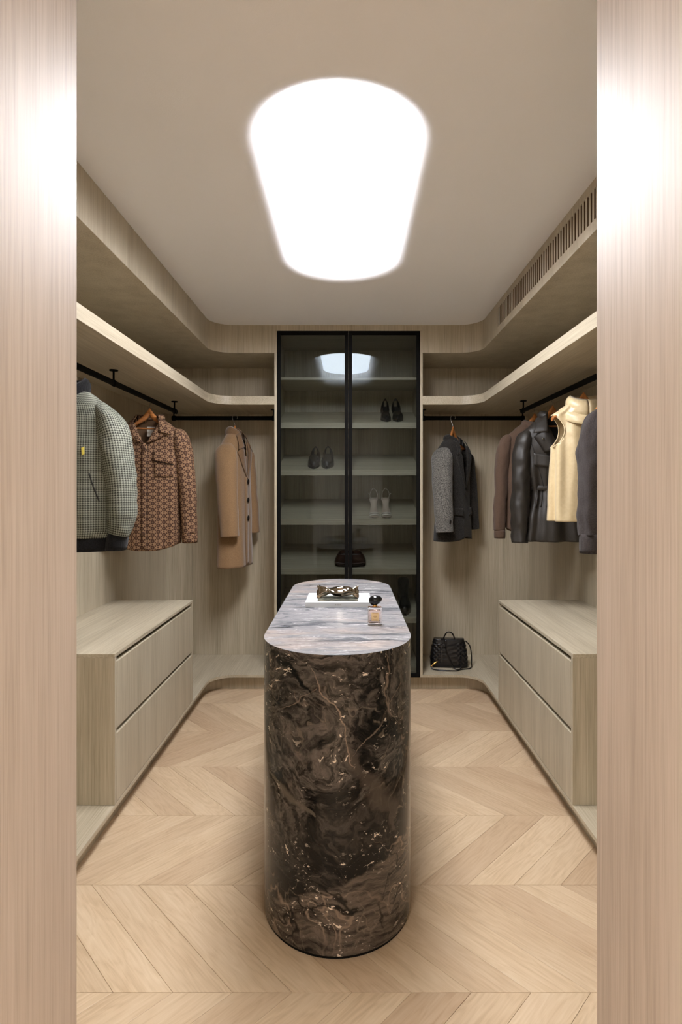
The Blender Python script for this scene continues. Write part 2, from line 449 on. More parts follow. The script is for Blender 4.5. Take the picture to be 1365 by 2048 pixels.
# soffits (trim), L-shaped with a rounded inner corner
RC = .15
ZS = 2.37
def lshape(side, inset=0.0, rear=0.0, notch=None, rc=RC):
    """outline in plan of one L-shaped run, front set back by inset"""
    if side < 0:
        f = XL-inset; b = YB+inset; cab = CABL-rear
        return [(WL, YD+.001), (WL, YW), (cab, YW), (cab, b)]+arc(f+rc+0, b-rc, rc, PI/2, PI, 14)+[(f, YD+.001)]
    f = XR+inset; b = YB+inset; cab = CABR+rear
    pts = [(WR, YD+.001), (WR, YW), (cab, YW), (cab, b)]+arc(f-rc, b-rc, rc, PI/2, 0, 14)
    if notch: pts += [(f, notch[1]), (f+.03, notch[1]), (f+.03, notch[0]), (f, notch[0])]
    return pts+[(f, YD+.001)]
VY0, VY1 = 1.46, 3.41
o = prism('trim_1', lshape(-1), ZS, ZC-.0005, M['wood_z']); struct(o, 'oak soffit with rounded corner above the left shelf', 'soffit')
root = empty('trim_2', (XR, 2.4, ZS)); struct(root, 'oak soffit with slotted air vent above the right shelf', 'soffit')
prism('soffit_body', lshape(1, notch=(VY0, VY1)), ZS, ZC-.0005, M['wood_z'], root)
box('vent_rail', XR, XR+.0295, VY0, VY1, ZS, 2.415, M['wood_z'], root, .0004)
box('vent_rail', XR, XR+.0295, VY0, VY1, 2.53, ZC-.0005, M['wood_z'], root, .0004)
bm = bmesh.new(); add_box(bm, 0, .012, -.009, .009, 2.4152-ZS, 2.5298-ZS)
bmesh.ops.bevel(bm, geom=bm.edges[:], offset=.0008, segments=1, affect='EDGES')
bm.normal_update()
for f in bm.faces:
    if abs(f.normal.y) > .6: f.material_index = 1       # slot sides coloured dark for the shade inside them
me = bpy.data.meshes.new('slat'); bm.to_mesh(me); bm.free(); me.materials.append(M['wood_z']); me.materials.append(M['subfloor'])
box('vent_shade_plate', XR+.026, XR+.0297, VY0, VY1, 2.4155, 2.5295, M['subfloor'], root, 0)  # dark plate paints the shade behind the slots
ns = int(round((VY1-VY0)/.03))
for i in range(ns):
    s_ = bpy.data.objects.new('slat', me); C.objects.link(s_); s_.parent = root
    s_.location = (0, VY0+(i+.5)*(VY1-VY0)/ns-2.4, 0)
o = box('trim_3', CABL+.0005, CABR-.0005, YB, YW, 2.5245, ZC-.0005, M['wood_z']); struct(o, 'narrow oak strip above the glass cabinet', 'soffit')

# ------------------------------------------------------------------ fitted joinery
for s, nm in ((-1, 'left'), (1, 'right')):
    o = prism('upper_shelf', lshape(s), 2.009, 2.068, M['wood_y'])
    tag(o, 'thick oak shelf with rounded corner above the %s' % ('houndstooth jacket and camel coat' if s < 0 else 'satin top and grey blazer'), 'shelf', 'L-shaped hat shelves')
    r = empty('bench', ((WL+XL)/2 if s < 0 else (WR+XR)/2, 2.6, 0))
    prism('bench_top', lshape(s), .0975, .1155, M['wood_y'], r, .001)
    prism('toe_kick', lshape(s, .055, 0, None, RC-.03), .0005, .097, M['wood_z'], r, 0)
    tag(r, 'low oak bench with rounded corner %s' % ('below the brown patterned shirt' if s < 0 else 'carrying the black woven handbag'), 'bench', 'L-shaped low benches')
    # drawer unit
    f = XL if s < 0 else XR; wl = WL if s < 0 else WR; q = s     # q points to the wall
    y0, y1 = 2.264, 3.395
    d = empty('drawer_unit', ((f+wl)/2, (y0+y1)/2, .1155))
    tag(d, 'pale oak two-drawer chest %s' % ('under the houndstooth jacket' if s < 0 else 'under the leather jacket and satin top'), 'drawers', 'oak drawer chests')
    zb = .1162
    box('top_panel', f, wl-q*.0005, y0, y1, .719, .735, M['wood_y'], d)
    box('side_panel', f, wl-q*.0005, y0, y0+.018, zb, .7187, M['wood_z'], d)
    box('side_panel', f, wl-q*.0005, y1-.018, y1, zb, .7187, M['wood_z'], d)
    box('carcass', f+q*.05, wl-q*.0005, y0+.0185, y1-.0185, zb, .7187, M['wood_z'], d, 0)
    for za, zz in ((zb+.003, .402), (.422, .699)):
        box('drawer_front', f+q*.0005, f+q*.0215, y0+.0205, y1-.0205, za, zz, M['wood_z'], d, .002)

# clothes rails with brackets
def rail(p0, p1, brackets, label):
    r = empty('clothes_rail', ((p0[0]+p1[0])/2, (p0[1]+p1[1])/2, 2.008))
    along_y = abs(p1[1]-p0[1]) > abs(p1[0]-p0[0])
    tube('bar', [p0, p1], .0095, M['black_metal'], r, 12, world=True, ry=.0155)
    for bx, by in brackets:
        b = tube('bracket', [(bx, by, 1.935), (bx, by, 2.006)], .005, M['black_metal'], r, 10, world=True)
        lathe('mounting_plate', [(.0, 2.0035), (.021, 2.0035), (.021, 2.0085), (0, 2.0085)], M['black_metal'], b, 20, (bx, by, 0), world=True)
        if along_y: tube('clamp', [(bx, by-.012, 1.943), (bx, by+.012, 1.943)], .0115, M['black_metal'], b, 12, world=True, ry=.0185)
        else: tube('clamp', [(bx-.012, by, 1.943), (bx+.012, by, 1.943)], .0115, M['black_metal'], b, 12, world=True, ry=.0185)
    tag(r, label, 'clothes rail', 'black clothes rails')
RZ = 1.943; RXL, RXR, RYB = -1.18, 1.168, 4.10
rail((RXL, 1.05, RZ), (RXL, 3.78, RZ), ((RXL, 1.5), (RXL, 2.77), (RXL, 3.735)), 'black clothes rail carrying the houndstooth jacket and brown patterned shirt')
rail((-1.315, RYB, RZ), (CABL-.001, RYB, RZ), ((-1.30, RYB), (-.56, RYB)), 'black clothes rail carrying the camel coat')
rail((RXR, 1.05, RZ), (RXR, 3.75, RZ), ((RXR, 1.5), (RXR, 3.71)), 'black clothes rail carrying the satin top and leather jacket')
rail((CABR+.001, RYB, RZ), (1.30, RYB, RZ), ((1.285, RYB), (.55, RYB)), 'black clothes rail carrying the grey tweed blazer')

# glass display cabinet
cab = empty('display_cabinet', ((CABL+CABR)/2, (YB+YW)/2, .0))
tag(cab, 'tall shoe cabinet with two black framed smoked glass doors', 'cabinet')
box('side_panel', CABL, CABL+.018, YB, YW-.0005, .0975, 2.524, M['wood_z'], cab)
box('side_panel', CABR-.018, CABR, YB, YW-.0005, .0975, 2.524, M['wood_z'], cab)
box('top_panel', CABL+.0185, CABR-.0185, YB+.025, YW-.0005, 2.505, 2.5235, M['wood_x'], cab)
box('bottom_panel', CABL+.0185, CABR-.0185, YB+.025, YW-.0005, .098, .135, M['wood_x'], cab)
box('back_panel', CABL+.0185, CABR-.0185, YW-.016, YW-.001, .136, 2.504, M['wood_z'], cab, 0)
box('toe_kick', CABL, CABR, YB+.055, YB+.075, .0005, .097, M['wood_z'], cab, 0)
SY0, SY1 = YB+.035, YW-.018
def slant(z, th, rise, name='shelf'):
    bm = bmesh.new()
    x0, x1 = CABL+.019, CABR-.019
    vs = [bm.verts.new(p) for p in ((x0, SY0, z-th), (x1, SY0, z-th), (x1, SY0, z), (x0, SY0, z), (x0, SY1, z-th+rise), (x1, SY1, z-th+rise), (x1, SY1, z+rise), (x0, SY1, z+rise))]
    for f in ((0, 1, 2, 3), (5, 4, 7, 6), (3, 2, 6, 7), (1, 0, 4, 5), (0, 3, 7, 4), (2, 1, 5, 6)): bm.faces.new([vs[i] for i in f])
    bmesh.ops.bevel(bm, geom=bm.edges[:], offset=.001, segments=1, affect='EDGES')
    return from_bm(name, bm, M['wood_x'], cab)
slant(2.206, .018, 0.0)
SHZ = [1.888, 1.555, 1.206, .856, .513]
for z in SHZ: slant(z, .042, .135)
slant(.163, .026, .0)
RISE = .135/(SY1-SY0)
def door(x0, x1, lab):
    fr = .024; y0, y1 = YB-.001, YB+.021; za, zb = .0985, 2.5235
    p = empty('door', ((x0+x1)/2-cab.location.x, y0-cab.location.y, za)); p.parent = cab
    p['label'] = lab
    bm = bmesh.new()
    add_box(bm, x0, x0+fr, y0, y1, za, zb); add_box(bm, x1-fr, x1, y0, y1, za, zb)
    add_box(bm, x0+fr, x1-fr, y0, y1, za, za+fr); add_box(bm, x0+fr, x1-fr, y0, y1, zb-fr, zb)
    from_bm('door_frame', bm, M['black_metal'], p)
    box('pane', x0+fr-.003, x1-fr+.003, y0+.008, y0+.012, za+fr-.003, zb-fr+.003, M['glass'], p, 0)
mid = (CABL+CABR)/2-.001
door(CABL+.019, mid-.0015, 'left glass door in black frame')
door(mid+.0015, CABR-.019, 'right glass door in black frame')

# marble island
IY0, IY1, IR, IZ = 1.654, 3.10, .25, .911
isl = empty('island', (CX-.005, (IY0+IY1)/2, 0))
tag(isl, 'dark brown marble island with rounded ends and grey streaked top', 'island')
def istad(r, n=40):
    return arc(CX-.005, IY1-IR, r, 0, PI, n)+arc(CX-.005, IY0+IR, r, PI, 2*PI, n)
o = prism('body', istad(IR), .010, IZ-.0165, M['marble'], isl, 0, round_=True)
o = prism('base_plate', istad(IR-.003), .0005, .0098, M['black_metal'], isl, 0)
o = prism('top_slab', istad(IR+.0004), IZ-.0163, IZ, [M['marble_top'], M['marble']], isl, .001)
for p in o.data.polygons:
    if p.normal.z < .5: p.material_index = 1

# ------------------------------------------------------------------ cloth materials
def cloth(name, a, b, scale=350, rough=.85, sheen=.15, aniso=(1, 1, 1), lo=.35, hi=.65, bump=.25, spec=.25, wr=0.0):
    t = NT(name); o = t.coord()
    f = t.noise(t.mapping(o, aniso), scale, 3, .6)
    col = t.ramp(f, [(lo, a), (hi, b)])
    h = f
    if wr:
        h = t.math('ADD', t.math('MULTIPLY', f, .25), t.math('MULTIPLY', t.noise(t.mapping(o, (1, 1, .55)), wr, 4, .6, .5), 1.0))
    t.bump(h, bump, .004 if wr else .0015)
    t.set(Base_Color=col, Roughness=rough, Specular_IOR_Level=spec)
    t.p.inputs['Sheen Weight'].default_value = sheen
    return t.m
def houndstooth():
    t = NT('houndstooth cloth'); uv = t.coord('UV')
    sep = t.N('ShaderNodeSeparateXYZ', i={0: uv}); P_ = .0095
    u = t.math('DIVIDE', sep.outputs[0], P_); v = t.math('DIVIDE', sep.outputs[1], P_)
    a = t.math('GREATER_THAN', t.math('FRACT', u), .5); b = t.math('GREATER_THAN', t.math('FRACT', v), .5)
    dg = t.math('GREATER_THAN', t.math('FRACT', t.math('MULTIPLY', t.math('ADD', u, v), 2.0)), .5)
    s = t.math('ADD', a, b)
    same = t.math('COMPARE', s, 1.0, .1)
    m = t.math('ADD', t.math('MULTIPLY', same, dg), t.math('MULTIPLY', t.math('GREATER_THAN', s, 1.5), 1.0))
    n = t.noise(t.coord(), 6, 2)
    light = t.ramp(n, [(.35, lin(138, 141, 127)), (.65, lin(154, 155, 140))])
    col = t.mix(m, light, lin(44, 43, 38))
    t.bump(t.noise(t.coord(), 22, 3), .25, .004)
    return t.set(Base_Color=col, Roughness=.8, Specular_IOR_Level=.25)
def floral():
    t = NT('brown geometric floral cloth'); uv = t.coord('UV')
    sep = t.N('ShaderNodeSeparateXYZ', i={0: uv}); P_ = .036; k = 2*PI/P_*1.1547
    x, y = sep.outputs[0], sep.outputs[1]
    def cs(ax, ay, mul): return t.math('COSINE', t.math('ADD', t.math('MULTIPLY', x, ax*k*mul), t.math('MULTIPLY', y, ay*k*mul)))
    s3 = math.sqrt(3)/2
    s = t.math('ADD', cs(1, 0, 1), t.math('ADD', cs(.5, s3, 1), cs(-.5, s3, 1)))
    h = t.math('ADD', cs(1, 0, 2), t.math('ADD', cs(.5, s3, 2), cs(-.5, s3, 2)))
    q = t.math('ADD', cs(0, 1, 1.732), t.math('ADD', cs(s3, .5, 1.732), cs(-s3, .5, 1.732)))
    val = t.math('ADD', s, t.math('MULTIPLY', q, .32))
    tan, brown = lin(136, 106, 80), lin(68, 46, 35)
    m = t.ramp(t.math('ADD', t.math('MULTIPLY', val, .2), .4), [(.0, 1), (.185, 1), (.225, 0), (.335, 0), (.375, 1), (.90, 1), (.93, .75), (1, .6)])
    col = t.mix(m, tan, brown)
    t.bump(t.noise(t.coord(), 420, 2), .25, .0015)
    return t.set(Base_Color=col, Roughness=.85, Specular_IOR_Level=.2)
def knit(name, a, b):
    t = NT(name); uv = t.coord('UV')
    sep = t.N('ShaderNodeSeparateXYZ', i={0: uv})
    wv = t.math('SINE', t.math('MULTIPLY', sep.outputs[0], 1500.0))
    n = t.noise(t.coord(), 260, 3)
    t.bump(t.math('ADD', wv, n), .3, .0015)
    col = t.ramp(n, [(.35, a), (.65, b)])
    t.p.inputs['Sheen Weight'].default_value = .08
    return t.set(Base_Color=col, Roughness=.95, Specular_IOR_Level=.1)
M['hound'] = houndstooth()
M['floral'] = floral()
M['rib_black'] = knit('black rib knit', lin(22, 21, 22), lin(34, 33, 34))
M['camel'] = cloth('camel wool', lin(126, 98, 68), lin(150, 119, 86), 300, .95, .3, bump=.3)
M['camel_dark'] = cloth('camel wool collar', lin(106, 80, 55), lin(128, 99, 70), 300, .95, .3, bump=.3)
M['lining_tan'] = plain('tan lining', lin(120, 92, 66), .7)
M['lining_dark'] = plain('dark lining', lin(26, 24, 23), .6)
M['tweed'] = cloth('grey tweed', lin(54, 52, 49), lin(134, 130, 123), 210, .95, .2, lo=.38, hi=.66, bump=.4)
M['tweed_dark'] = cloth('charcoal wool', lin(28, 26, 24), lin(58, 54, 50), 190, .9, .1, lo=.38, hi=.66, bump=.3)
M['brown_shirt'] = cloth('brown cotton', lin(76, 58, 46), lin(90, 70, 56), 400, .85, .1, bump=.2)
M['leather'] = cloth('dark brown leather', lin(34, 30, 25), lin(44, 38, 32), 240, .52, 0, bump=.2, spec=.5, wr=14)
M['satin'] = cloth('cream satin', lin(206, 184, 142), lin(214, 193, 152), 60, .34, .2, bump=.10, spec=.5)
M['grey_knit'] = knit('charcoal knit', lin(56, 51, 50), lin(72, 66, 64))
M['button_dark'] = plain('dark button', lin(24, 19, 16), .45)
M['button_brown'] = plain('brown horn button', lin(74, 50, 36), .35)
M['label_white'] = plain('white woven label', lin(232, 226, 214), .7)
M['label_black'] = plain('black woven label', lin(14, 14, 14), .6)
M['yellow'] = plain('yellow embroidery', lin(214, 196, 84), .7)
M['zip'] = plain('dark zip', lin(40, 40, 38), .4, .6)

def interp(tab, z):
    """tab sorted by descending z: (z, a, b...)"""
    if z >= tab[0][0]: return tab[0][1:]
    for a, b in zip(tab, tab[1:]):
        if z >= b[0]:
            t = (a[0]-z)/(a[0]-b[0]); t = t*t*(3-2*t)*.5+t*.5
            return tuple(p+(q-p)*t for p, q in zip(a[1:], b[1:]))
    return tab[-1][1:]

class Garment:
    def __init__(s, name, loc, rz, label, cat, prof, n=2.6, folds=(), seed=1, group='hanging clothes', wr=.004, wrs=9, yc=None):
        s.root = empty(name, loc, rz); tag(s.root, label, cat, group)
        s.prof, s.n, s.folds, s.seed, s.wr, s.wrs = prof, n, folds, seed, wr, wrs
        s.z1, s.z0 = prof[0][0], prof[-1][0]
    def pt(s, th, z, hem=0.0):
        w, d = interp(s.prof, z)
        c, sn = math.cos(th), math.sin(th); e = 2/s.n
        x = w*math.copysign(abs(c)**e, c); y = d*math.copysign(abs(sn)**e, sn)
        f = 0
        for k, ph, a0, a1, q in s.folds:
            t = max(0, min(1, (s.z1-.1-z)/(s.z1-.1-s.z0)))
            f += (a0+(a1-a0)*t)*math.sin(k*th+ph+q*z)*abs(sn)**.5
        wrv = noise.noise(Vector((x*s.wrs, y*s.wrs*.5+s.seed*7.3, z*s.wrs*.55)))*s.wr
        wrv += noise.noise(Vector((x*s.wrs*2.3, z*s.wrs*1.1, s.seed*3.1+y*9)))*s.wr*.5
        nrm = Vector((c*.5, sn, 0)).normalized()
        return Vector((x, y, z))+nrm*(f+wrv)
    def fy(s, x, z):
        w, d = interp(s.prof, z)
        c = max(-1, min(1, x/max(w, .001)))
        th = -math.acos(math.copysign(abs(c)**(s.n/2), c))
        return s.pt(th, z).y
    def body(s, mat, lining=None, nth=84, nz=64, cut=None, hem=None, th=.0025, name='body'):
        bm = bmesh.new(); uvl = bm.loops.layers.uv.new('UVMap'); rings = []
        wm = max(p[1] for p in s.prof)
        zm = s.z1+(s.z0-s.z1)*.5; w_, d_ = interp(s.prof, zm); e = 2/s.n; arcl = [0.0]; pv = None
        for i in range(nth*8+1):
            a = 2*PI*i/(nth*8); c, sn = math.cos(a), math.sin(a)
            q = (w_*math.copysign(abs(c)**e, c), d_*math.copysign(abs(sn)**e, sn))
            if pv: arcl.append(arcl[-1]+math.dist(pv, q))
            pv = q
        ul = [arcl[i*8] for i in range(nth+1)]
        for j in range(nz+1):
            t = j/nz; rr = []
            for i in range(nth):
                a = 2*PI*i/nth
                zz = s.z1+(s.z0-s.z1)*t
                if hem: zz = s.z1+(s.z0+hem(math.cos(a), math.sin(a))-s.z1)*t
                v = bm.verts.new(s.pt(a, zz)); rr.append((v, a, zz))
            rings.append(rr)
        for j in range(nz):
            for i in range(nth):
                q = (rings[j][i], rings[j][(i+1) % nth], rings[j+1][(i+1) % nth], rings[j+1][i])
                cx = sum(p[0].co.x for p in q)/4; cz = sum(p[0].co.z for p in q)/4; cy = sum(p[0].co.y for p in q)/4
                if cut and cut(cx, cy, cz): continue
                f = bm.faces.new([q[0][0], q[3][0], q[2][0], q[1][0]]); f.smooth = True
                angs = [q[0][1], q[3][1], q[2][1], q[1][1] if q[1][1] > q[0][1] else 2*PI]
                angs[2] = angs[3]
                for lp, ag, pz in zip(f.loops, angs, (q[0], q[3], q[2], q[1])):
                    # arc length seen from the front, unrolled along the waist
                    lp[uvl].uv = (ul[int(round(ag/(2*PI)*nth))], pz[2])
        bmesh.ops.delete(bm, geom=[v for v in bm.verts if not v.link_faces], context='VERTS')
        o = from_bm(name, bm, [mat, lining or mat], s.root, world=False)
        md = o.modifiers.new('thickness', 'SOLIDIFY'); md.thickness = th; md.offset = -1; md.material_offset = 1
        return o
    def patch(s, name, quad, mat, off=.003, nx=10, nz=10, th=.0025, lift=None, parent=None, side=1):
        """four (x, z) corners TL, TR, BR, BL laid on the front of the body"""
        bm = bmesh.new(); uvl = bm.loops.layers.uv.new('UVMap'); g = []
        wm = max(p[1] for p in s.prof)
        for j in range(nz+1):
            r = []
            for i in range(nx+1):
                u, v = i/nx, j/nz
                x = (quad[0][0]*(1-u)+quad[1][0]*u)*(1-v)+(quad[3][0]*(1-u)+quad[2][0]*u)*v
                z = (quad[0][1]*(1-u)+quad[1][1]*u)*(1-v)+(quad[3][1]*(1-u)+quad[2][1]*u)*v
                y = s.fy(x, z)-off-(lift(u, v) if lift else 0)
                r.append(bm.verts.new((x, y, z)))
            g.append(r)
        for j in range(nz):
            for i in range(nx):
                f = bm.faces.new((g[j][i], g[j+1][i], g[j+1][i+1], g[j][i+1])); f.smooth = True
                for lp in f.loops: lp[uvl].uv = (lp.vert.co.x+.013, lp.vert.co.z)
        o = from_bm(name, bm, mat, parent or s.root, world=False)
        md = o.modifiers.new('thickness', 'SOLIDIFY'); md.thickness = th; md.offset = 0
        return o
    def sleeve(s, pts, mat, lining=None, nseg=28, name='sleeve', seed=0, wr=.005, ph=0, bunch=0.0, n=2.2):
        """pts: (x, y, z, rx, ry) from shoulder to wrist"""
        P_ = catmull(pts, 12); bm = bmesh.new(); uvl = bm.loops.layers.uv.new('UVMap'); rings = []; L = 0; e = 2/n
        rm = sum(p[3]+p[4] for p in pts)/2/len(pts)
        for i, p in enumerate(P_):
            c = Vector(p[:3]); a = Vector(P_[max(i-1, 0)][:3]); b = Vector(P_[min(i+1, len(P_)-1)][:3])
            T = (b-a).normalized(); side = Vector((0, 1, 0)).cross(T).normalized(); fw = T.cross(side)
            if i: L += (c-Vector(P_[i-1][:3])).length
            rr = []
            for k in range(nseg):
                an = 2*PI*k/nseg; cc, ss = math.cos(an), math.sin(an)
                q = c+side*p[3]*math.copysign(abs(cc)**e, cc)+fw*p[4]*math.copysign(abs(ss)**e, ss)
                nv = noise.noise(Vector((cc*1.3+seed*5, ss*1.3, L*9)))*wr+noise.noise(Vector((cc*2+seed*9, ss*2, L*22)))*wr*.5
                if bunch: nv += bunch*math.sin(L*60+an)*max(0, (L-.3))
                q += (side*cc+fw*ss)*nv
                rr.append((bm.verts.new(q), an, L))
            rings.append(rr)
        for a, b in zip(rings, rings[1:]):
            for k in range(nseg):
                q = (a[k], a[(k+1) % nseg], b[(k+1) % nseg], b[k])
                f = bm.faces.new([p[0] for p in q]); f.smooth = True
                k1 = 2*PI*(k+1)/nseg
                for lp, ag, l_ in zip(f.loops, (a[k][1], k1, k1, a[k][1]), (q[0][2], q[1][2], q[2][2], q[3][2])):
                    lp[uvl].uv = (ag*rm, -l_)
        f = bm.faces.new([p[0] for p in rings[0]][::-1]); f.smooth = True
        bmesh.ops.recalc_face_normals(bm, faces=bm.faces[:])
        o = from_bm(name, bm, [mat, lining or mat], s.root, world=False)
        md = o.modifiers.new('thickness', 'SOLIDIFY'); md.thickness = .0025; md.offset = -1; md.material_offset = 1
        return o
    def band(s, name, c, rx, ry, h, mat, tilt=(0, 0), parent=None, nseg=28, flare=0.0, rib=0.0, drop=0.0):
        """short open sleeve ring (cuff or hem band) hanging from c downward"""
        bm = bmesh.new(); uvl = bm.loops.layers.uv.new('UVMap'); rings = []
        for j in range(5):
            t = j/4; rr = []
            for k in range(nseg):
                a = 2*PI*k/nseg; r_ = 1+rib*(1 if k % 2 else -1)+.03*math.sin(PI*t)+flare*t
                rr.append(bm.verts.new((c[0]+rx*r_*math.cos(a)+tilt[0]*t, c[1]+ry*r_*math.sin(a)+tilt[1]*t, c[2]-h*t-drop*math.cos(a)*t)))
            rings.append(rr)
        for a, b in zip(rings, rings[1:]):
            for k in range(nseg):
                f = bm.faces.new((a[k], b[k], b[(k+1) % nseg], a[(k+1) % nseg])); f.smooth = True
                for lp in f.loops: lp[uvl].uv = (math.atan2(lp.vert.co.y-c[1], lp.vert.co.x-c[0])*rx, lp.vert.co.z)
        o = from_bm(name, bm, mat, parent or s.root, world=False)
        md = o.modifiers.new('thickness', 'SOLIDIFY'); md.thickness = .004; md.offset = -1
        return o
    def collar(s, w, d, zc, stand, fall, flare, gap, drop, mat, tip=0.0, back=.0, lean=0.0, name='collar', n=44, lining=None):
        """folded collar round the neck, open by angle gap at the front"""
        bm = bmesh.new(); uvl = bm.loops.layers.uv.new('UVMap'); cols = []
        for i in range(n+1):
            a = -PI/2+gap+(2*PI-2*gap)*i/n; ff = max(0, -math.sin(a))          # 1 at the front
            ex = ff**3
            base = Vector((w*math.cos(a), d*math.sin(a)-lean*ff, zc-drop*ff))
            nd = Vector((math.cos(a), math.sin(a)*.9, 0))
            col = []
            fl = fall+tip*ex
            for t in range(9):
                u = t/8
                if u < .4:
                    q = u/.4; p = base+nd*(-.004*q)+Vector((0, 0, stand*q))
                else:
                    q = (u-.4)/.6
                    p = base+nd*(-.004+.012*math.sin(PI*min(q*1.2, 1))+flare*q)+Vector((0, 0, stand-fl*q+.004*math.sin(PI*q)))
                    p += Vector((math.cos(a)*.0, -.010*ff*q, 0))
                col.append(bm.verts.new(p))
            cols.append(col)
        for a, b in zip(cols, cols[1:]):
            for t in range(8):
                f = bm.faces.new((a[t], a[t+1], b[t+1], b[t])); f.smooth = True
                for lp in f.loops: lp[uvl].uv = (lp.vert.co.x*1.3, lp.vert.co.z)
        bmesh.ops.recalc_face_normals(bm, faces=bm.faces[:])
        o = from_bm(name, bm, mat, s.root, world=False)
        md = o.modifiers.new('thickness', 'SOLIDIFY'); md.thickness = .003; md.offset = 0
        return o
    def button(s, x, z, mat, r=.009, off=.005, name='button', y=None):
        y = s.fy(x, z)-off if y is None else y
        bm = bmesh.new(); rings = []; prof = [(.0, .0), (r, 0), (r*1.05, -.0015), (r*.85, -.0032), (r*.6, -.0024), (.0005, -.0022)]
        for rr, yy in prof:
            rings.append([bm.verts.new((x+rr*math.cos(2*PI*k/16), y+yy, z+rr*math.sin(2*PI*k/16))) for k in range(16)])
        for a, b in zip(rings, rings[1:]):
            for k in range(16): bm.faces.new((a[k], a[(k+1) % 16], b[(k+1) % 16], b[k]))
        bmesh.ops.recalc_face_normals(bm, faces=bm.faces[:])
        return from_bm(name, bm, mat, s.root, True, world=False)
    def seam(s, pts, mat, r=.0016, off=.002, name='seam', sub=6):
        return tube(name, [(x, s.fy(x, z)-off, z) for x, z in catmull(pts, sub)], r, mat, s.root, 6)

def hanger(loc, rz, label, bar=True, half=.168, top=-.046, drop=.068, depth=.012, parent=None):
    """contoured wooden hanger with wire hook; local z=0 is the rail centre"""
    h = empty('clothes_hanger', loc, rz); tag(h, label, 'hanger', 'wooden clothes hangers')
    bm = bmesh.new(); rings = []; N_ = 36
    for i in range(N_+1):
        x = -half+2*half*i/N_; t = abs(x)/half
        zt = top-.055*(1-math.exp(-abs(x)/.05))-drop*t          # upper edge: steep neck, flatter shoulders
        hh = .011+.014*math.exp(-(x/.05)**2); dd = depth*(.7+.8*t); z = zt-hh
        y = -.020*t**2
        rings.append([bm.verts.new((x, y+dd*math.cos(a), z+hh*math.sin(a))) for a in [2*PI*k/12 for k in range(12)]])
    for a, b in zip(rings, rings[1:]):
        for k in range(12): bm.faces.new((a[k], b[k], b[(k+1) % 12], a[(k+1) % 12])).smooth = True
    bm.faces.new(rings[0]); bm.faces.new(rings[-1][::-1])
    bmesh.ops.recalc_face_normals(bm, faces=bm.faces[:])
    from_bm('arms', bm, M['hanger'], h, world=False)
    # wire hook: up from the arms, then over the rail
    R = .0195
    pts = [(0, 0, top-.02), (0, 0, top+.012), (0, -R*.75, -R*.9)]
    pts = [(0, 0, top-.02), (0, 0, top), (0, .004, top+.012), (0, R*.9, -.012)]+[(0, R*math.cos(a), R*math.sin(a)) for a in (0, .5, 1.0, 1.57, 2.1, 2.7, 3.2, 3.7)]
    tube('hook', pts, .0017, M['hook'], h, 8, sub=4)
    if bar:
        tube('trouser_bar', [(-half*.82, -.014, top-.125), (0, -.004, top-.127), (half*.82, -.014, top-.125)], .0045, M['hanger'], h, 8, sub=6)
    return h

def arm(s, x0, z0, x1, z1, r0, r1, y1=-.03, d=1.25, sh=.045):
    """sleeve path from the shoulder seam (x0, z0) to the wrist (x1, z1)"""
    def L(t): return x0+(x1-x0)*t, z0+(z1-z0)*t
    def rr(t): return r0+(r1-r0)*t
    pts = [(s*(x0-.062), 0, z0+.002, .010, .010), (s*(x0-.038), 0, z0-.004, sh*.45, r0*.55), (s*(x0-.012), -.001, z0-.018, sh*.82, r0*.92)]
    pts.append((s*(x0+.006), -.003, z0-.055, sh, r0*d))
    for t in (.25, .48, .72, 1.0):
        x, z = L(t); bow = .010*math.sin(PI*t)
        pts.append((s*(x+bow), y1*t, z, rr(t), rr(t)*d))
    return pts
# ------------------------------------------------------------------ 1 houndstooth bomber (left rail, nearest)
BY = 2.33
g = Garment('bomber_jacket', (RXL-.005, BY, RZ), 0, 'houndstooth check bomber jacket with black ribbed collar, cuffs and hem', 'jacket',
    [(-.095, .062, .05), (-.12, .085, .062), (-.15, .125, .072), (-.19, .175, .082), (-.24, .20, .095), (-.40, .205, .11), (-.62, .208, .115), (-.70, .205, .11), (-.735, .19, .098)],
    2.5, [(9, .4, .001, .006, 3), (14, 1.2, .0, .004, -4)], 2, wr=.007)
g.body(M['hound'], M['lining_dark'], cut=lambda x, y, z: y < 0 and abs(x) < .045+.1*(z+.17) and z > -.18)
for s in (1, -1):
    g.sleeve([(s*.105, 0, -.175, .012, .012), (s*.128, 0, -.182, .024, .045), (s*.155, 0, -.207, .032, .07), (s*.178, -.002, -.25, .050, .086), (s*.205, -.01, -.33, .056, .088), (s*.226, -.015, -.47, .058, .086), (s*.236, -.02, -.60, .055, .078), (s*.232, -.02, -.675, .050, .066), (s*.222, -.02, -.72, .042, .05)], M['hound'], M['lining_dark'], seed=s, wr=.009, bunch=.005)
    g.band('cuff', (s*.222, -.02, -.712), .041, .048, .075, M['rib_black'], tilt=(-s*.012, 0), rib=.012, nseg=56)
g.band('hem_rib', (0, 0, -.728), .193, .10, .062, M['rib_black'], rib=.006, nseg=96)
g.collar(.075, .064, -.135, .075, .085, .016, .28, .045, M['rib_black'])
g.seam([(0, -.17), (0, -.45), (0, -.73)], M['zip'], .003)
for s in (1, -1): g.seam([(s*.135, -.47), (s*.15, -.53), (s*.168, -.585)], M['lining_dark'], .0028, .001, 'pocket_welt')
e_ = g.patch('embroidered_emblem', [(.107, -.368), (.118, -.362), (.120, -.392), (.111, -.398)], M['yellow'], .0035, 4, 6, .003); e_['label'] = 'small yellow embroidered emblem'
hanger((RXL-.005, BY, RZ), 0, 'wooden hanger inside the houndstooth bomber jacket', half=.12, drop=.095)

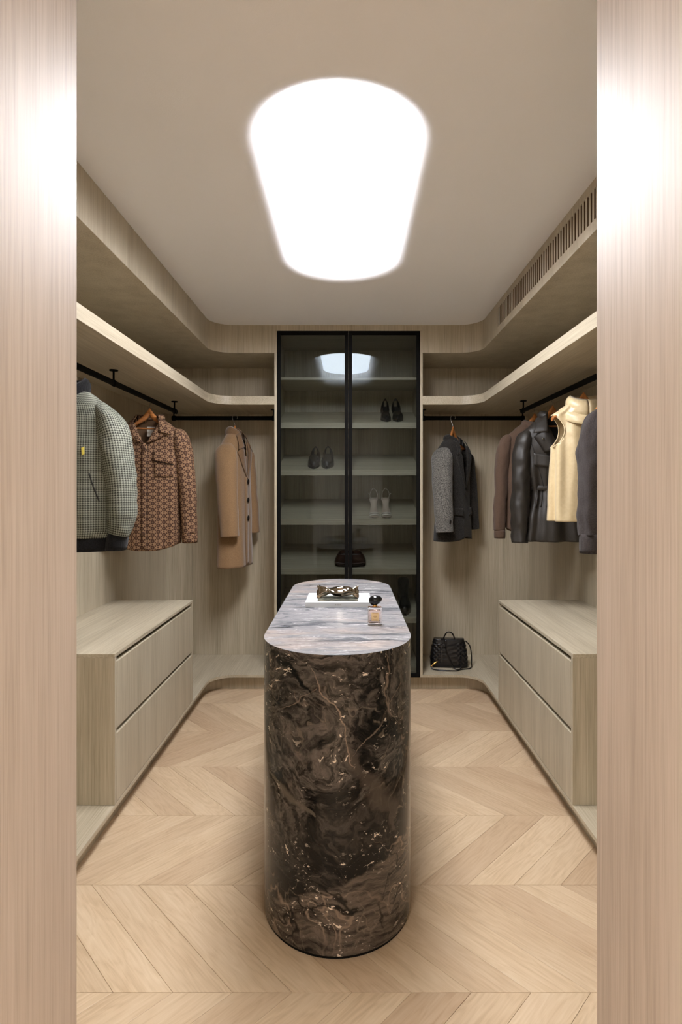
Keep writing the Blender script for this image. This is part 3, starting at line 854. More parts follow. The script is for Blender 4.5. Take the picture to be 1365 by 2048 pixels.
# ------------------------------------------------------------------ 2 brown patterned overshirt (left rail, further)
SY = 3.27
g = Garment('overshirt', (RXL, SY, RZ), .06, 'brown overshirt with tan geometric floral pattern and chest pockets', 'shirt',
    [(-.105, .068, .048), (-.12, .088, .055), (-.145, .125, .064), (-.18, .165, .073), (-.23, .185, .085), (-.38, .186, .095), (-.60, .182, .098), (-.80, .182, .10), (-.855, .18, .10)],
    2.5, [(7, .9, .001, .006, 2), (11, .2, .0, .004, -3)], 5, wr=.005)
def tail(c, s): return .04*abs(c)**2.2-.03
g.body(M['floral'], M['lining_tan'], cut=lambda x, y, z: y < 0 and z > -.275 and abs(x) < .004+.55*(z+.275), hem=tail)
for s in (1, -1):
    g.sleeve(arm(s, .178, -.185, .238, -.79, .058, .043, -.02, 1.2, .045), M['floral'], M['lining_tan'], seed=s+3, wr=.005)
    g.band('cuff', (s*.238, -.02, -.78), .044, .053, .064, M['floral'])
for s in (1, -1):                                   # open camp collar
    g.patch('lapel', [(s*.074, -.140), (s*.135, -.205), (s*.065, -.245), (s*.006, -.268)], M['floral'], .007, 8, 8, .003, lambda u, v: .008*math.sin(PI*u))
    g.patch('collar_leaf', [(s*.066, -.112), (s*.095, -.125), (s*.150, -.215), (s*.082, -.200)], M['floral'], .014, 8, 8, .003, lambda u, v: .012*v)
    g.seam([(s*.083, -.201), (s*.115, -.210), (s*.150, -.216)], M['lining_tan'], .0022, .016, 'collar_shade_edge')  # strip stands in for the shadow line at the collar
g.collar(.070, .052, -.116, .030, .046, .018, .85, .010, M['floral'])
g.patch('placket', [(-.018, -.268), (.012, -.268), (.014, -.875), (-.016, -.875)], M['floral'], .003, 3, 30, .003)
for z in (-.30, -.425, -.55, -.675, -.785): g.button(-.003, z, M['button_brown'], .0105, .007)
for s in (1, -1):
    g.patch('pocket', [(s*.055, -.33), (s*.155, -.33), (s*.155, -.46), (s*.055, -.46)], M['floral'], .003, 8, 8, .003)
    g.patch('pocket_flap', [(s*.05, -.31), (s*.16, -.31), (s*.16, -.385), (s*.05, -.365)], M['floral'], .009, 8, 6, .0035, lambda u, v: .004*v)
    g.seam([(s*.052, -.369), (s*.105, -.379), (s*.158, -.389)], M['button_dark'], .0016, .009, 'flap_edge')
g.seam([(.014, -.27), (.015, -.5), (.016, -.86)], M['button_dark'], .0013, .004, 'placket_edge')
bm = bmesh.new(); add_box(bm, -.024, .024, .0285, .0305, -.215, -.158)
o = from_bm('neck_label', bm, M['label_white'], g.root, world=False); o['label'] = 'white neck label'
hanger((RXL, SY, RZ), .06, 'wooden hanger showing in the neck of the brown patterned overshirt', half=.13, drop=.072)

# ------------------------------------------------------------------ 3 camel coat (rear left rail)
CA = math.radians(78)
g = Garment('overcoat', (-.842, RYB-.03, RZ), CA, 'camel wool overcoat with wide lapels and dark buttons', 'coat',
    [(-.10, .055, .045), (-.12, .075, .055), (-.16, .12, .065), (-.21, .158, .078), (-.27, .172, .088), (-.45, .176, .094), (-.75, .185, .10), (-1.0, .195, .104), (-1.085, .198, .105)],
    2.3, [(5, .4, .001, .007, 1), (8, 1.1, 0, .004, 2)], 8, wr=.003)
g.body(M['camel'], M['lining_tan'], cut=lambda x, y, z: y < 0 and z > -.30 and abs(x) < .002+.34*(z+.30))
for s in (1, -1):
    g.sleeve(arm(s, .155, -.215, .198, -.86, .066, .052, -.05, 1.25, .045), M['camel'], M['lining_tan'], seed=s+6, wr=.004)
for s in (1, -1):
    g.patch('lapel', [(s*.050, -.155), (s*.125, -.265), (s*.075, -.36), (s*.003, -.45)], M['camel_dark'], .008, 8, 14, .004, lambda u, v: .014*math.sin(PI*u)*(1-v))
    g.patch('collar_leaf', [(s*.048, -.115), (s*.085, -.140), (s*.125, -.245), (s*.062, -.225)], M['camel_dark'], .014, 8, 8, .004, lambda u, v: .010*v)
g.collar(.058, .05, -.118, .05, .085, .026, .5, .03, M['camel_dark'])
g.patch('front_edge', [(-.03, -.44), (.02, -.44), (.02, -1.075), (-.03, -1.075)], M['camel'], .003, 3, 26, .005)
g.seam([(-.032, -.45), (-.033, -.75), (-.034, -1.07)], M['lining_tan'], .0015, .004)
for z in (-.47, -.605, -.735): g.button(.0, z, M['button_dark'], .0185, .012)
hanger((-.842, RYB-.03, RZ), CA, 'wooden hanger inside the camel overcoat', half=.12, top=-.055, bar=False, drop=.085)

# ------------------------------------------------------------------ 4 grey tweed blazer (rear right rail)
BA = math.radians(52)
g = Garment('blazer', (.765, RYB-.02, RZ), BA, 'dark grey tweed blazer with one-button front on the rear right rail', 'blazer',
    [(-.145, .058, .05), (-.165, .08, .06), (-.20, .125, .072), (-.24, .168, .082), (-.30, .182, .094), (-.50, .176, .096), (-.60, .174, .096), (-.80, .188, .108), (-.90, .194, .11)],
    2.4, [(5, .2, .001, .005, 2), (9, .7, 0, .003, 2)], 11, wr=.003)
g.body(M['tweed_dark'], M['lining_dark'], cut=lambda x, y, z: y < 0 and z > -.50 and abs(x) < .003+.19*(z+.50), hem=lambda c, s: (.03*max(0, -s)*(1-abs(c))**2))
for s in (1, -1):
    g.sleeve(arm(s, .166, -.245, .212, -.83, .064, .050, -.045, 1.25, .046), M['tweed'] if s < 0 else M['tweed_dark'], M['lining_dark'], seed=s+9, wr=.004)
for s in (1, -1):
    g.patch('lapel', [(s*.06, -.205), (s*.118, -.30), (s*.075, -.41), (s*.004, -.53)], M['tweed_dark'], .008, 8, 14, .004, lambda u, v: .012*math.sin(PI*u)*(1-v))
    g.patch('collar_leaf', [(s*.056, -.17), (s*.088, -.195), (s*.115, -.285), (s*.064, -.265)], M['tweed_dark'], .013, 8, 8, .004, lambda u, v: .006*v)
    g.patch('pocket_flap', [(s*.055, -.665), (s*.15, -.655), (s*.15, -.71), (s*.055, -.72)], M['tweed_dark'], .006, 8, 5, .004)
g.collar(.062, .053, -.17, .045, .062, .018, .5, .03, M['tweed_dark'])
g.button(-.003, -.565, M['button_dark'], .011)
for i in range(4):
    tube('cuff_button', [(-.232, -.098+.004*i, -.745-.017*i), (-.234, -.104+.004*i, -.745-.017*i)], .0065, M['button_dark'], g.root, 12)
g.patch('neck_label', [(-.022, -.185), (.022, -.185), (.022, -.20), (-.022, -.20)], M['label_black'], -.075, 2, 2, .001)
hanger((.765, RYB-.02, RZ), BA, 'wooden hanger showing above the grey tweed blazer', top=-.062, drop=.10, half=.118)

# ------------------------------------------------------------------ 5 brown cotton shirt (right rail, furthest)
g = Garment('shirt', (RXR, 3.485, RZ), 0, 'plain brown cotton shirt behind the leather jacket', 'shirt',
    [(-.105, .062, .045), (-.12, .082, .05), (-.15, .125, .058), (-.19, .172, .064), (-.24, .19, .073), (-.50, .19, .082), (-.785, .195, .086)],
    2.5, [(7, .3, .001, .010, 2), (12, .8, 0, .006, -3)], 14, wr=.006)
g.body(M['brown_shirt'], M['brown_shirt'], cut=lambda x, y, z: y < 0 and z > -.19 and abs(x) < .002+.5*(z+.19), hem=lambda c, s: .05*abs(c)**2-.03)
for s in (1, -1):
    g.sleeve(arm(s, .182, -.195, .226, -.785, .048, .036, -.02, 1.1, .038), M['brown_shirt'], seed=s+12, wr=.007)
    g.band('cuff', (s*.226, -.02, -.782), .034, .040, .052, M['brown_shirt'])
g.collar(.066, .05, -.122, .032, .05, .016, .3, .02, M['brown_shirt'], tip=.025)
g.patch('placket', [(-.015, -.19), (.015, -.19), (.015, -.80), (-.015, -.80)], M['brown_shirt'], .003, 3, 26, .003)
for z in (-.24, -.35, -.46, -.57, -.68): g.button(0, z, M['button_dark'], .006, .006)
hanger((RXR, 3.485, RZ), 0, 'wooden hanger above the plain brown shirt', half=.12, drop=.08)

# ------------------------------------------------------------------ 6 leather jacket (right rail)
g = Garment('leather_jacket', (RXR+.008, 3.20, RZ), .05, 'dark brown leather jacket with cinched waist and press stud collar', 'jacket',
    [(-.105, .064, .05), (-.125, .086, .06), (-.155, .125, .072), (-.195, .165, .082), (-.245, .178, .094), (-.40, .172, .102), (-.515, .150, .09), (-.545, .146, .088), (-.58, .152, .096), (-.70, .178, .112), (-.825, .198, .118)],
    2.4, [(9, .4, .001, .013, 2), (15, 1.3, 0, .009, 0)], 17, wr=.011, wrs=11)
g.body(M['leather'], M['lining_dark'], cut=lambda x, y, z: y < 0 and z > -.30 and abs(x) < .004+.45*(z+.30))
for s in (1, -1):
    g.sleeve(arm(s, .166, -.20, .205, -.835, .056, .044, -.035, 1.2, .042), M['leather'], M['lining_dark'], seed=s+16, wr=.011, bunch=.004)
    g.patch('lapel', [(s*.07, -.155), (s*.140, -.235), (s*.09, -.325), (s*.004, -.300)], M['leather'], .012, 8, 10, .004, lambda u, v: .020*math.sin(PI*u))
    g.patch('collar_leaf', [(s*.062, -.108), (s*.105, -.122), (s*.148, -.215), (s*.078, -.210)], M['leather'], .024, 8, 8, .004, lambda u, v: .014*v)
    g.button(s*.105, -.250, M['hook'], .0062, .036, 'press_stud')
    g.patch('pocket_flap', [(s*.045, -.345), (s*.14, -.325), (s*.14, -.395), (s*.045, -.41)], M['leather'], .008, 8, 6, .004)
    g.seam([(s*.158, -.235), (s*.115, -.40), (s*.085, -.515)], M['lining_dark'], .0020, .002)
    for k in range(5):                              # gathers above and below the drawstring
        xx = s*(.02+.024*k)
        g.seam([(xx, -.535), (xx*1.05+.003, -.575), (xx*1.12, -.63)], M['leather'], .0045, .002, 'gather')
g.collar(.068, .056, -.120, .045, .062, .02, .75, .015, M['leather'])
g.band('waistband', (0, 0, -.508), .155, .095, .03, M['leather'], nseg=60)
g.seam([(-.05, -.52), (.03, -.535), (.05, -.53), (.055, -.60), (.04, -.70)], M['lining_dark'], .0028, .012, 'drawstring')
bm = bmesh.new(); add_box(bm, -.018, .018, .035, .037, -.165, -.148); from_bm('neck_label', bm, M['label_black'], g.root, world=False)
hanger((RXR+.008, 3.20, RZ), .05, 'pale wooden hanger in the neck of the leather jacket', half=.12, top=-.040, drop=.080)

# ------------------------------------------------------------------ 7 cream satin top (right rail)
def satin_w(z): return interp(SATP, z)[0]
SATP = [(-.095, .066, .052), (-.11, .085, .056), (-.13, .115, .060), (-.165, .158, .056), (-.20, .156, .066), (-.27, .158, .078), (-.32, .160, .085), (-.45, .165, .09), (-.60, .170, .095), (-.69, .174, .098)]
def arm_edge(z): return satin_w(z)-.052*max(0, math.sin(PI*(z+.325)/.165))**.7 if -.325 < z < -.16 else 9
g = Garment('satin_top', (RXR, 2.757, RZ), -.10, 'cream satin sleeveless top with draped high neck', 'top', SATP,
    2.2, [(5, 1.0, .0, .018, 1.5), (9, .3, .003, .016, 3), (13, 2.0, .002, .007, -2)], 21, wr=.010, wrs=7)
g.body(M['satin'], M['satin'], nth=120, nz=96, cut=lambda x, y, z: abs(x) > arm_edge(z))
for s in (1, -1):
    fr_, bk_ = [], []
    for i in range(11):
        z = -.322+.16*i/10; xa = min(arm_edge(z), satin_w(z))
        y = g.fy(xa, z); fr_.append((s*xa, y-.001, z)); bk_.append((s*xa, -y+.001, z))
    tube('armhole_binding', fr_+bk_[::-1], .0028, M['satin'], g.root, 8, closed=True)
g.collar(.068, .056, -.118, .058, .085, .020, .02, .030, M['satin'], lean=.006, name='cowl_neck')
g.collar(.082, .066, -.135, .020, .060, .030, .02, .045, M['satin'], lean=.004, name='cowl_fold')
hanger((RXR, 2.757, RZ), -.10, 'wooden hanger with thin hook in the cream satin top', half=.158, top=-.046, drop=.072, bar=False)

# ------------------------------------------------------------------ 8 charcoal sweater (right rail, nearest)
g = Garment('sweater', (RXR, 2.25, RZ), 0, 'charcoal knitted sweater at the near end of the right rail', 'sweater',
    [(-.12, .08, .06), (-.14, .10, .068), (-.175, .135, .076), (-.22, .165, .085), (-.28, .175, .095), (-.50, .175, .105), (-.68, .172, .105), (-.735, .164, .098)],
    2.5, [(5, 1.0, .001, .008, 2), (9, .3, 0, .005, 3)], 25, wr=.007)
g.body(M['grey_knit'], M['grey_knit'])
g.band('hem_rib', (0, 0, -.725), .166, .10, .055, M['grey_knit'], rib=.008, nseg=90)
for s in (1, -1):
    g.sleeve(arm(s, .166, -.225, .204, -.72, .055, .040, -.035, 1.2, .046), M['grey_knit'], seed=s+24, wr=.011, bunch=.006)
    g.band('cuff', (s*.204, -.035, -.712), .038, .045, .078, M['grey_knit'], rib=.012, nseg=50)
g.collar(.085, .066, -.135, .03, .03, .004, .01, .03, M['grey_knit'], name='neck_rib')
hanger((RXR, 2.25, RZ), 0, 'wooden hanger inside the charcoal sweater', drop=.10)

# ------------------------------------------------------------------ objects on the island
def on_island(px, py):
    d = F*(HC-IZ)/(py-VPY); return (px-VPX)/F*d, d
# white book
M['book_white'] = plain('white book cloth', lin(204, 206, 208), .55)
M['book_pages'] = plain('book page edges', lin(200, 198, 195), .8)
def photo_print():
    t = NT('printed dark landscape'); n = t.noise(t.coord(), 30, 6, .6)
    col = t.ramp(n, [(.35, lin(38, 40, 36)), (.5, lin(82, 82, 72)), (.65, lin(128, 122, 104))])
    return t.set(Base_Color=col, Roughness=.35)
M['print'] = photo_print()
bx, by = -.186, 2.335; bw, bd, bh = .279, .215, .021
b = empty('book', (bx+bw/2, by+bd/2, IZ)); tag(b, 'large white art book lying flat on the marble island', 'book')
z0 = IZ+.0004
box('cover', bx, bx+bw, by, by+bd, z0, z0+.003, M['book_white'], b, .0008)
box('cover', bx, bx+bw, by, by+bd, z0+bh-.003, z0+bh, M['book_white'], b, .0008)
box('spine', bx, bx+bw, by, by+.003, z0+.003, z0+bh-.003, M['book_white'], b, .0006)
box('pages', bx+.004, bx+bw-.004, by+.0035, by+bd-.004, z0+.0032, z0+bh-.0032, M['book_pages'], b, 0)
box('cover_picture', bx+.05, bx+.05+.175, by+.022, by+.022+.13, z0+bh+.0001, z0+bh+.0006, M['print'], b, 0)
M['book_print'] = plain('grey lettering', lin(170, 168, 164), .6)
for i, (xx, ww) in enumerate(((.125, .006), (.133, .005), (.1395, .006), (.1475, .004))):   # faint spine lettering
    box('spine_letter', bx+xx, bx+xx+ww, by-.0004, by+.0003, z0+.008, z0+.0135, M['book_print'], b, 0)
# twisted metal sculpture
M['chrome'] = plain('polished dark bronze', lin(150, 140, 126), .07, 1.0)
sc = empty('metal_sculpture', (bx+.135, by+.10, z0+bh+.001)); tag(sc, 'polished metal sculpture like a twisted foil wrapper on the white book', 'sculpture')
bm = bmesh.new(); rings = []; NS = 60; NK = 28
for i in range(NS+1):
    t = i/NS; x = -.088+.178*t
    def bumpf(c, w_): return math.exp(-((t-c)/w_)**2)
    flat = bumpf(0, .13)+bumpf(1.0, .11)                    # fanned ends
    pinch = bumpf(.30, .055)*.75+bumpf(.86, .05)*.45
    ry = .017+.006*bumpf(.58, .2)-.009*pinch+.012*flat
    rz = .014+.006*bumpf(.58, .2)-.007*pinch-.0095*min(flat, 1)
    tw = 2.6*(1/(1+math.exp(-(t-.30)*22)))-2.2+.5*(1/(1+math.exp(-(t-.84)*25)))
    if t > .5: tw *= 1
    rr = []
    for k in range(NK):
        a = 2*PI*k/NK
        cr = 1+.16*math.sin(5*a+t*11)+.14*noise.noise(Vector((t*9, math.cos(a)*1.6, math.sin(a)*1.6)))
        y, z = ry*math.cos(a)*cr, rz*math.sin(a)*cr
        yy = y*math.cos(tw)-z*math.sin(tw); zz = y*math.sin(tw)+z*math.cos(tw)
        rr.append(Vector((x+.004*math.sin(3*a)*flat, yy, zz)))
    rings.append(rr)
zmin = min(v.z for r in rings for v in r)
# the tube rests on the cover along its lowest point
vr = [[bm.verts.new((v.x, v.y, v.z-zmin)) for v in r] for r in rings]
for a, c in zip(vr, vr[1:]):
    for k in range(NK): bm.faces.new((a[k], a[(k+1) % NK], c[(k+1) % NK], c[k])).smooth = True
bm.faces.new(vr[0]); bm.faces.new(vr[-1])
bmesh.ops.recalc_face_normals(bm, faces=bm.faces[:])
from_bm('twisted_foil', bm, M['chrome'], sc, world=False)
# perfume bottle
px_, py_ = .094, 2.03
pf = empty('perfume_bottle', (px_, py_, IZ)); tag(pf, 'small clear perfume bottle with pebble-shaped black cap and gold label', 'perfume')
tg = NT('clear flask glass'); tg.set(Base_Color=(1, 1, 1), Roughness=.02, Transmission_Weight=1.0, IOR=1.45); M['flask'] = tg.m
tg = NT('pink perfume'); tg.set(Base_Color=lin(252, 226, 216), Roughness=.05, Transmission_Weight=1.0, IOR=1.33); M['perfume'] = tg.m
M['cap'] = plain('glossy black cap', lin(16, 16, 17), .12)
M['gold_label'] = plain('gold paper label', lin(238, 208, 158), .5)
M['label_ink'] = plain('label ink', lin(176, 130, 84), .6)
def rbox(name, w_, d_, h_, z, mat, par, r):
    bm = bmesh.new(); add_box(bm, -w_/2, w_/2, -d_/2, d_/2, z, z+h_)
    bmesh.ops.bevel(bm, geom=bm.edges[:], offset=r, segments=3, affect='EDGES', profile=.5)
    return from_bm(name, bm, mat, par, True, world=False)
rbox('flask', .051, .034, .066, .0006, M['flask'], pf, .003)
rbox('liquid', .041, .024, .046, .009, M['perfume'], pf, .002)
lab = rbox('label', .027, .0012, .031, .018, M['gold_label'], pf, .0002); lab.location = (0, -.0178, 0)
for zz, ww in ((.0445, .020), (.036, .011), (.033, .013), (.030, .009), (.0215, .017)):    # illegible print lines
    s_ = rbox('label_print', ww, .0006, .0014, zz, M['label_ink'], lab, .0001); s_.location = (0, -.0007, 0)
lathe('neck', [(.009, .0666), (.009, .074)], M['gold'], pf, 20)
bm = bmesh.new(); bmesh.ops.create_uvsphere(bm, u_segments=28, v_segments=18, radius=1)
for v in bm.verts:
    x, y, z = v.co
    v.co = (x*.0245*(1+.10*z)+.002, y*.019, z*.0178*(1-.16*x)+.0905+.003*x)
from_bm('cap', bm, M['cap'], pf, True, world=False)

# ------------------------------------------------------------------ handbag on the right bench
M['bag'] = plain('black woven leather', lin(13, 13, 16), .25)
HBX, HBY, HBZ = .735, 4.085, .1158
hb = empty('handbag', (HBX, HBY, HBZ), -.10); tag(hb, 'black woven leather handbag with strap and gold knot on the bench', 'handbag')
bm = bmesh.new(); rings = []; NA, NZ = 96, 44; BH = .20
for j in range(NZ+1):
    t = j/NZ; z = .004+BH*t
    w_ = .136-.026*t**1.4+.006*math.sin(PI*t); d_ = .062*(1-t**1.5*.55)
    if j == 0: w_ *= .97; d_ *= .9
    rr = []
    for k in range(NA):
        a = 2*PI*k/NA; e = .42
        c, s = math.cos(a), math.sin(a)
        x = w_*math.copysign(abs(c)**e, c); y = d_*math.copysign(abs(s)**e, s)
        wv = .0
        if .12 < t < .86:
            m_ = math.sin(x/.0165*PI)*math.sin(z/.0165*PI); wv = .0032*m_
        x += wv*c; y += wv*s
        sag = -.012*math.cos(x/.136*PI*.5)*max(0, t-.8)*5*.5
        rr.append(bm.verts.new((x, y, z+sag)))
    rings.append(rr)
for a, b in zip(rings, rings[1:]):
    for k in range(NA): bm.faces.new((a[k], a[(k+1) % NA], b[(k+1) % NA], b[k])).smooth = True
bm.faces.new(rings[0][::-1]); bm.faces.new(rings[-1])
from_bm('bag_body', bm, M['bag'], hb, world=False)
for zz in (.165,): tube('flap_edge', [(-.118, -.047, zz+.004), (-.06, -.053, zz-.002), (0, -.054, zz-.004), (.06, -.053, zz-.002), (.118, -.047, zz+.004)], .0022, M['bag'], hb, 8, sub=4)
tube('handle', [(-.035, -.01, .188), (-.036, -.012, .21), (-.018, -.012, .243), (.004, -.012, .250), (.026, -.012, .238), (.040, -.012, .208), (.040, -.01, .188)], .0052, M['bag'], hb, 10, sub=6)
tube('strap', [(-.06, -.03, .204), (-.03, -.05, .205), (-.026, -.064, .18), (-.02, -.070, .12), (.0, -.074, .07), (.03, -.085, .012), (.06, -.10, .005), (.15, -.06, .005), (.165, .0, .03), (.165, .01, .09), (.152, .005, .15), (.12, .0, .185)], .0042, M['bag'], hb, 8, sub=8)
tube('strap', [(.085, -.068, .125), (.082, -.076, .07), (.078, -.10, .018), (.055, -.125, .0048), (0, -.135, .0048), (-.07, -.13, .0048), (-.12, -.115, .006), (-.134, -.10, .02)], .0042, M['bag'], hb, 8, sub=8)
kn = tube('gold_knot', [(-.134, -.098, .018), (-.124, -.085, .026), (-.110, -.078, .036), (-.096, -.072, .044), (-.086, -.07, .05)], [.007, .0045, .0075, .0045, .0075], M['gold'], hb, 10)

# ------------------------------------------------------------------ shoes and bags in the cabinet
M['black_leather'] = plain('black shoe leather', lin(14, 13, 13), .22)
M['sole'] = plain('dark sole', lin(24, 20, 18), .6)
M['insole'] = plain('insole leather', lin(96, 72, 56), .6)
def shelf_z(zf, y): return zf+(y-SY0)*RISE
TILT = math.atan(RISE)
def shoe_root(name, x, zf, label, cat, grp, yaw=0.0, y=SY0+.012):
    r = empty(name, (x, y, shelf_z(zf, y)+.0015)); r.rotation_euler = (TILT, 0, yaw); tag(r, label, cat, grp); return r
def shoe(r, L, W, heel, toe_h, vamp_h, back_h, pointed, mirror=1):
    """toe at local y=0, heel at y=L"""
    def sole_z(t): return heel*max(0, (t-.42)/.58)**1.4 if t > .42 else 0
    def wid(t):
        a = math.sin(min(1, t/.32)*PI/2)**(.62 if not pointed else .85)
        return W*(a*(1-.30*math.exp(-((t-.62)/.17)**2))*(1 if t < .86 else math.sqrt(max(.0, 1-((t-.86)/.15)**2))*.96+.03)*(.86+.14*math.cos((t-.3)*2)))
    bm = bmesh.new(); rings = []; N1, K = 34, 20
    for i in range(N1+1):
        t = i/N1; w_ = max(wid(max(t, .012)), .004); sz = sole_z(t)+.006
        if t < .42: h = toe_h+(vamp_h-toe_h)*(t/.42)**1.2
        else: h = vamp_h+(back_h-vamp_h)*((t-.42)/.58)**1.5-.016*math.sin(PI*(t-.42)/.58)
        h *= min(1, .35+t*9)
        rr = []
        for k in range(K+1):
            a = PI*k/K
            x = w_*math.copysign(abs(math.cos(a))**.8, math.cos(a)); z = h*math.sin(a)**.75
            if t > .42: x *= 1-.12*math.sin(a)
            rr.append(bm.verts.new((x*mirror+.006*mirror*math.sin(t*PI), t*L, sz+z)))
        rings.append(rr)
    for i, (a, b) in enumerate(zip(rings, rings[1:])):
        t = (i+.5)/N1
        for k in range(K):
            if .40 < t < .95 and K*.30 <= k < K*.70: continue       # foot opening
            bm.faces.new((a[k], a[k+1], b[k+1], b[k])).smooth = True
    o = from_bm('upper', bm, M['black_leather'], r, world=False)
    md = o.modifiers.new('thickness', 'SOLIDIFY'); md.thickness = .003; md.offset = -1
    bm = bmesh.new(); lo, hi = [], []
    for i in range(N1+1):
        t = i/N1; w_ = max(wid(max(t, .012)), .004)*1.03; cx = .006*mirror*math.sin(t*PI)
        for lst, dz in ((lo, 0), (hi, .0058)):
            lst.append((bm.verts.new((cx-w_, t*L, sole_z(t)+dz)), bm.verts.new((cx+w_, t*L, sole_z(t)+dz))))
    for i in range(N1):
        bm.faces.new((lo[i][0], lo[i+1][0], lo[i+1][1], lo[i][1])); bm.faces.new((hi[i][0], hi[i][1], hi[i+1][1], hi[i+1][0]))
        for s in (0, 1): bm.faces.new((lo[i][s], lo[i+1][s], hi[i+1][s], hi[i][s]))
    bm.faces.new((lo[0][0], lo[0][1], hi[0][1], hi[0][0])); bm.faces.new((lo[-1][0], lo[-1][1], hi[-1][1], hi[-1][0]))
    bmesh.ops.recalc_face_normals(bm, faces=bm.faces[:])
    from_bm('sole', bm, M['sole'], r, world=False)
    hw = W*.62; bm = bmesh.new()
    sc_ = .45 if heel > .05 else 1.0
    vs = []
    for z, ws, yo in ((0.0005, sc_, 0), (sole_z(.86)-.001, 1.0, 1)):
        y0_, y1_ = (L*.80, L*.985) if (yo or sc_ == 1.0) else (L*.89, L*.975)
        vs.append([bm.verts.new((x*hw*ws, y, z)) for x, y in ((-1, y0_), (1, y0_), (.8, y1_), (-.8, y1_))])
    for k in range(4): bm.faces.new((vs[0][k], vs[0][(k+1) % 4], vs[1][(k+1) % 4], vs[1][k]))
    bm.faces.new(vs[0][::-1]); bm.faces.new(vs[1])
    from_bm('heel', bm, M['sole'], r, world=False)
for i, x in enumerate((.268, .345)):
    r = shoe_root('pump', x, SHZ[0], '%s black pump of the pair on the upper right cabinet shelf' % ('left-hand' if i == 0 else 'right-hand'), 'shoe', 'black pumps')
    shoe(r, .25, .037, .065, .034, .055, .06, True, 1 if i else -1)
for i, x in enumerate((-.252, -.160)):
    r = shoe_root('loafer', x, SHZ[1], '%s polished black loafer on the cabinet shelf at left' % ('left-hand' if i == 0 else 'right-hand'), 'shoe', 'black loafers')
    shoe(r, .285, .043, .026, .04, .075, .068, False, 1 if i else -1)
    tube('saddle_strap', [(-.04, .112, .022), (-.033, .106, .052), (-.012, .103, .068), (.012, .103, .068), (.033, .106, .052), (.04, .112, .022)], .0035, M['black_leather'], r, 8, sub=4, ry=.010)
# silver sandals
M['silver'] = plain('silver straps', lin(214, 204, 190), .35, .3)
M['sandal_sole'] = plain('pale insole', lin(196, 176, 158), .45)
for i, x in enumerate((.178, .266)):
    m_ = 1 if i else -1
    r = shoe_root('sandal', x, SHZ[2], '%s silver high-heeled sandal on the middle cabinet shelf' % ('left-hand' if i == 0 else 'right-hand'), 'shoe', 'silver sandals')
    L, HH = .215, .075
    def sz(t): return HH*(1/(1+math.exp(-(t-.58)*11)))-HH*(1/(1+math.exp(.58*11)))
    bm = bmesh.new(); rows = []
    for j in range(25):
        t = j/24; w_ = .034*math.sin(min(1, t/.14+.35)*PI/2)*(1-.38*math.exp(-((t-.62)/.2)**2))*(1 if t < .9 else .85)
        rows.append([bm.verts.new((sx*w_, t*L, sz(t)+.004+dz)) for dz in (0, .006) for sx in (-1, 1)])
    for a, b_ in zip(rows, rows[1:]):
        for f in ((0, 1), (1, 3), (3, 2), (2, 0)): bm.faces.new((a[f[0]], a[f[1]], b_[f[1]], b_[f[0]])).smooth = True
    bm.faces.new(rows[0]); bm.faces.new(rows[-1]); bmesh.ops.recalc_face_normals(bm, faces=bm.faces[:])
    from_bm('insole', bm, M['sandal_sole'], r, world=False)
    tube('heel', [(0, L*.96, sz(.96)+.004), (0, L*.955, .04), (0, L*.95, 0.001)], [.011, .007, .0045], M['silver'], r, 10)
    for yy, hh in ((.018, .022), (.042, .030)):
        st = tube('toe_strap', [(-.034, yy+.006, .008), (-.029, yy, hh*.75), (0, yy-.004, hh), (.029, yy, hh*.75), (.034, yy+.006, .008)], .0026, M['silver'], r, 8, sub=5, ry=.007)
    for q in range(5):
        xx = -.022+.011*q
        lathe('crystal', [(.0005, .0), (.004, .001), (.0038, .003), (.0005, .0052)], M['silver'], r, 8, (xx, .034, .027-.22*abs(xx)))
    zt = sz(.86)
    tube('ankle_strap', [(-.022, L*.80, zt+.02), (-.027, L*.78, zt+.048), (-.018, L*.84, zt+.075), (0, L*.95, zt+.085), (.018, L*.84, zt+.075), (.027, L*.78, zt+.048), (.022, L*.80, zt+.02)], .0022, M['silver'], r, 8, sub=6, ry=.006)
    tube('ankle_strap', [(m_*.027, L*.78, zt+.05), (m_*.033, L*.75, zt+.056), (m_*.038, L*.74, zt+.064)], .002, M['silver'], r, 8)
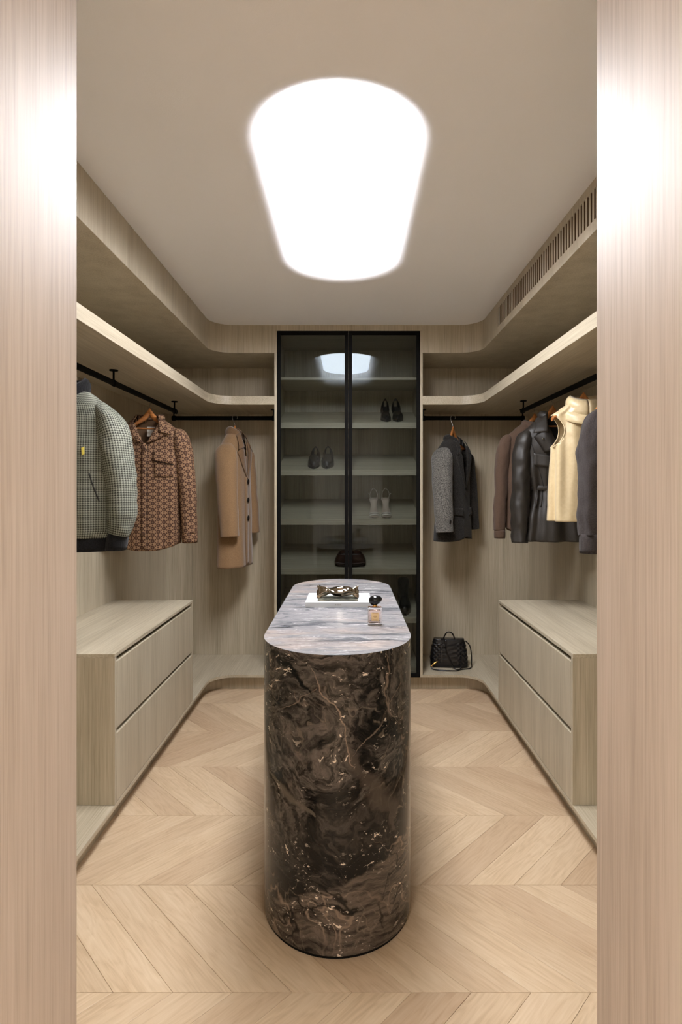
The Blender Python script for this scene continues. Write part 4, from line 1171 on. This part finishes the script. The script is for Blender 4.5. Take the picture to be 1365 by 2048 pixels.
# brown handbag pair of handles, lying on the shelf
M['brown_bag'] = plain('brown leather', lin(66, 42, 32), .35)
r = empty('brown_handbag', (.007, SY0+.062, shelf_z(SHZ[3], SY0+.062)+.002)); r.rotation_euler = (TILT, 0, 0)
tag(r, 'small dark brown leather handbag with two handles on the cabinet shelf', 'handbag')
bm = bmesh.new(); rings = []
prof = [(.088, .038, 0), (.106, .05, .018), (.112, .052, .030), (.100, .042, .06), (.085, .032, .085), (.078, .028, .095)]
for w_, d_, z in prof:
    rings.append([bm.verts.new((w_*math.copysign(abs(math.cos(a))**.45, math.cos(a)), d_*math.copysign(abs(math.sin(a))**.45, math.sin(a)), z)) for a in [2*PI*k/40 for k in range(40)]])
for a, b_ in zip(rings, rings[1:]):
    for k in range(40): bm.faces.new((a[k], a[(k+1) % 40], b_[(k+1) % 40], b_[k])).smooth = True
bm.faces.new(rings[0][::-1]); bm.faces.new(rings[-1])
from_bm('bag_body', bm, M['brown_bag'], r, world=False)
tube('flap_edge', [(-.108, -.054, .040), (-.05, -.057, .034), (0, -.058, .032), (.05, -.057, .034), (.108, -.054, .040)], .003, M['brown_bag'], r, 8, sub=4)
for s in (-1, 1):
    tube('handle', [(s*.075, -.02, .09), (s*.07, -.03, .112), (s*.048, -.035, .125), (s*.024, -.03, .112), (s*.02, -.02, .09)], .004, M['brown_bag'], r, 8, sub=5)
lathe('clasp', [(.0005, 0), (.008, 0), (.008, .004), (.0005, .005)], M['gold'], r, 12, (0, -.03, .096))
# black ankle boot half hidden behind the island
r = shoe_root('ankle_boot', .395, SHZ[4], 'tall black leather ankle boot low in the cabinet behind the island', 'boot', None)
shoe(r, .26, .042, .03, .042, .09, .09, False, 1)
bm = bmesh.new(); rings = []
for j in range(9):
    t = j/8; rings.append([bm.verts.new(((.036+.006*t)*math.cos(a), .185+(.06+.004*t)*math.sin(a)-.006*t, .075+.115*t)) for a in [2*PI*k/24 for k in range(24)]])
for a, b_ in zip(rings, rings[1:]):
    for k in range(24): bm.faces.new((a[k], a[(k+1) % 24], b_[(k+1) % 24], b_[k])).smooth = True
o = from_bm('shaft', bm, M['black_leather'], r, world=False)
md = o.modifiers.new('thickness', 'SOLIDIFY'); md.thickness = .003; md.offset = -1
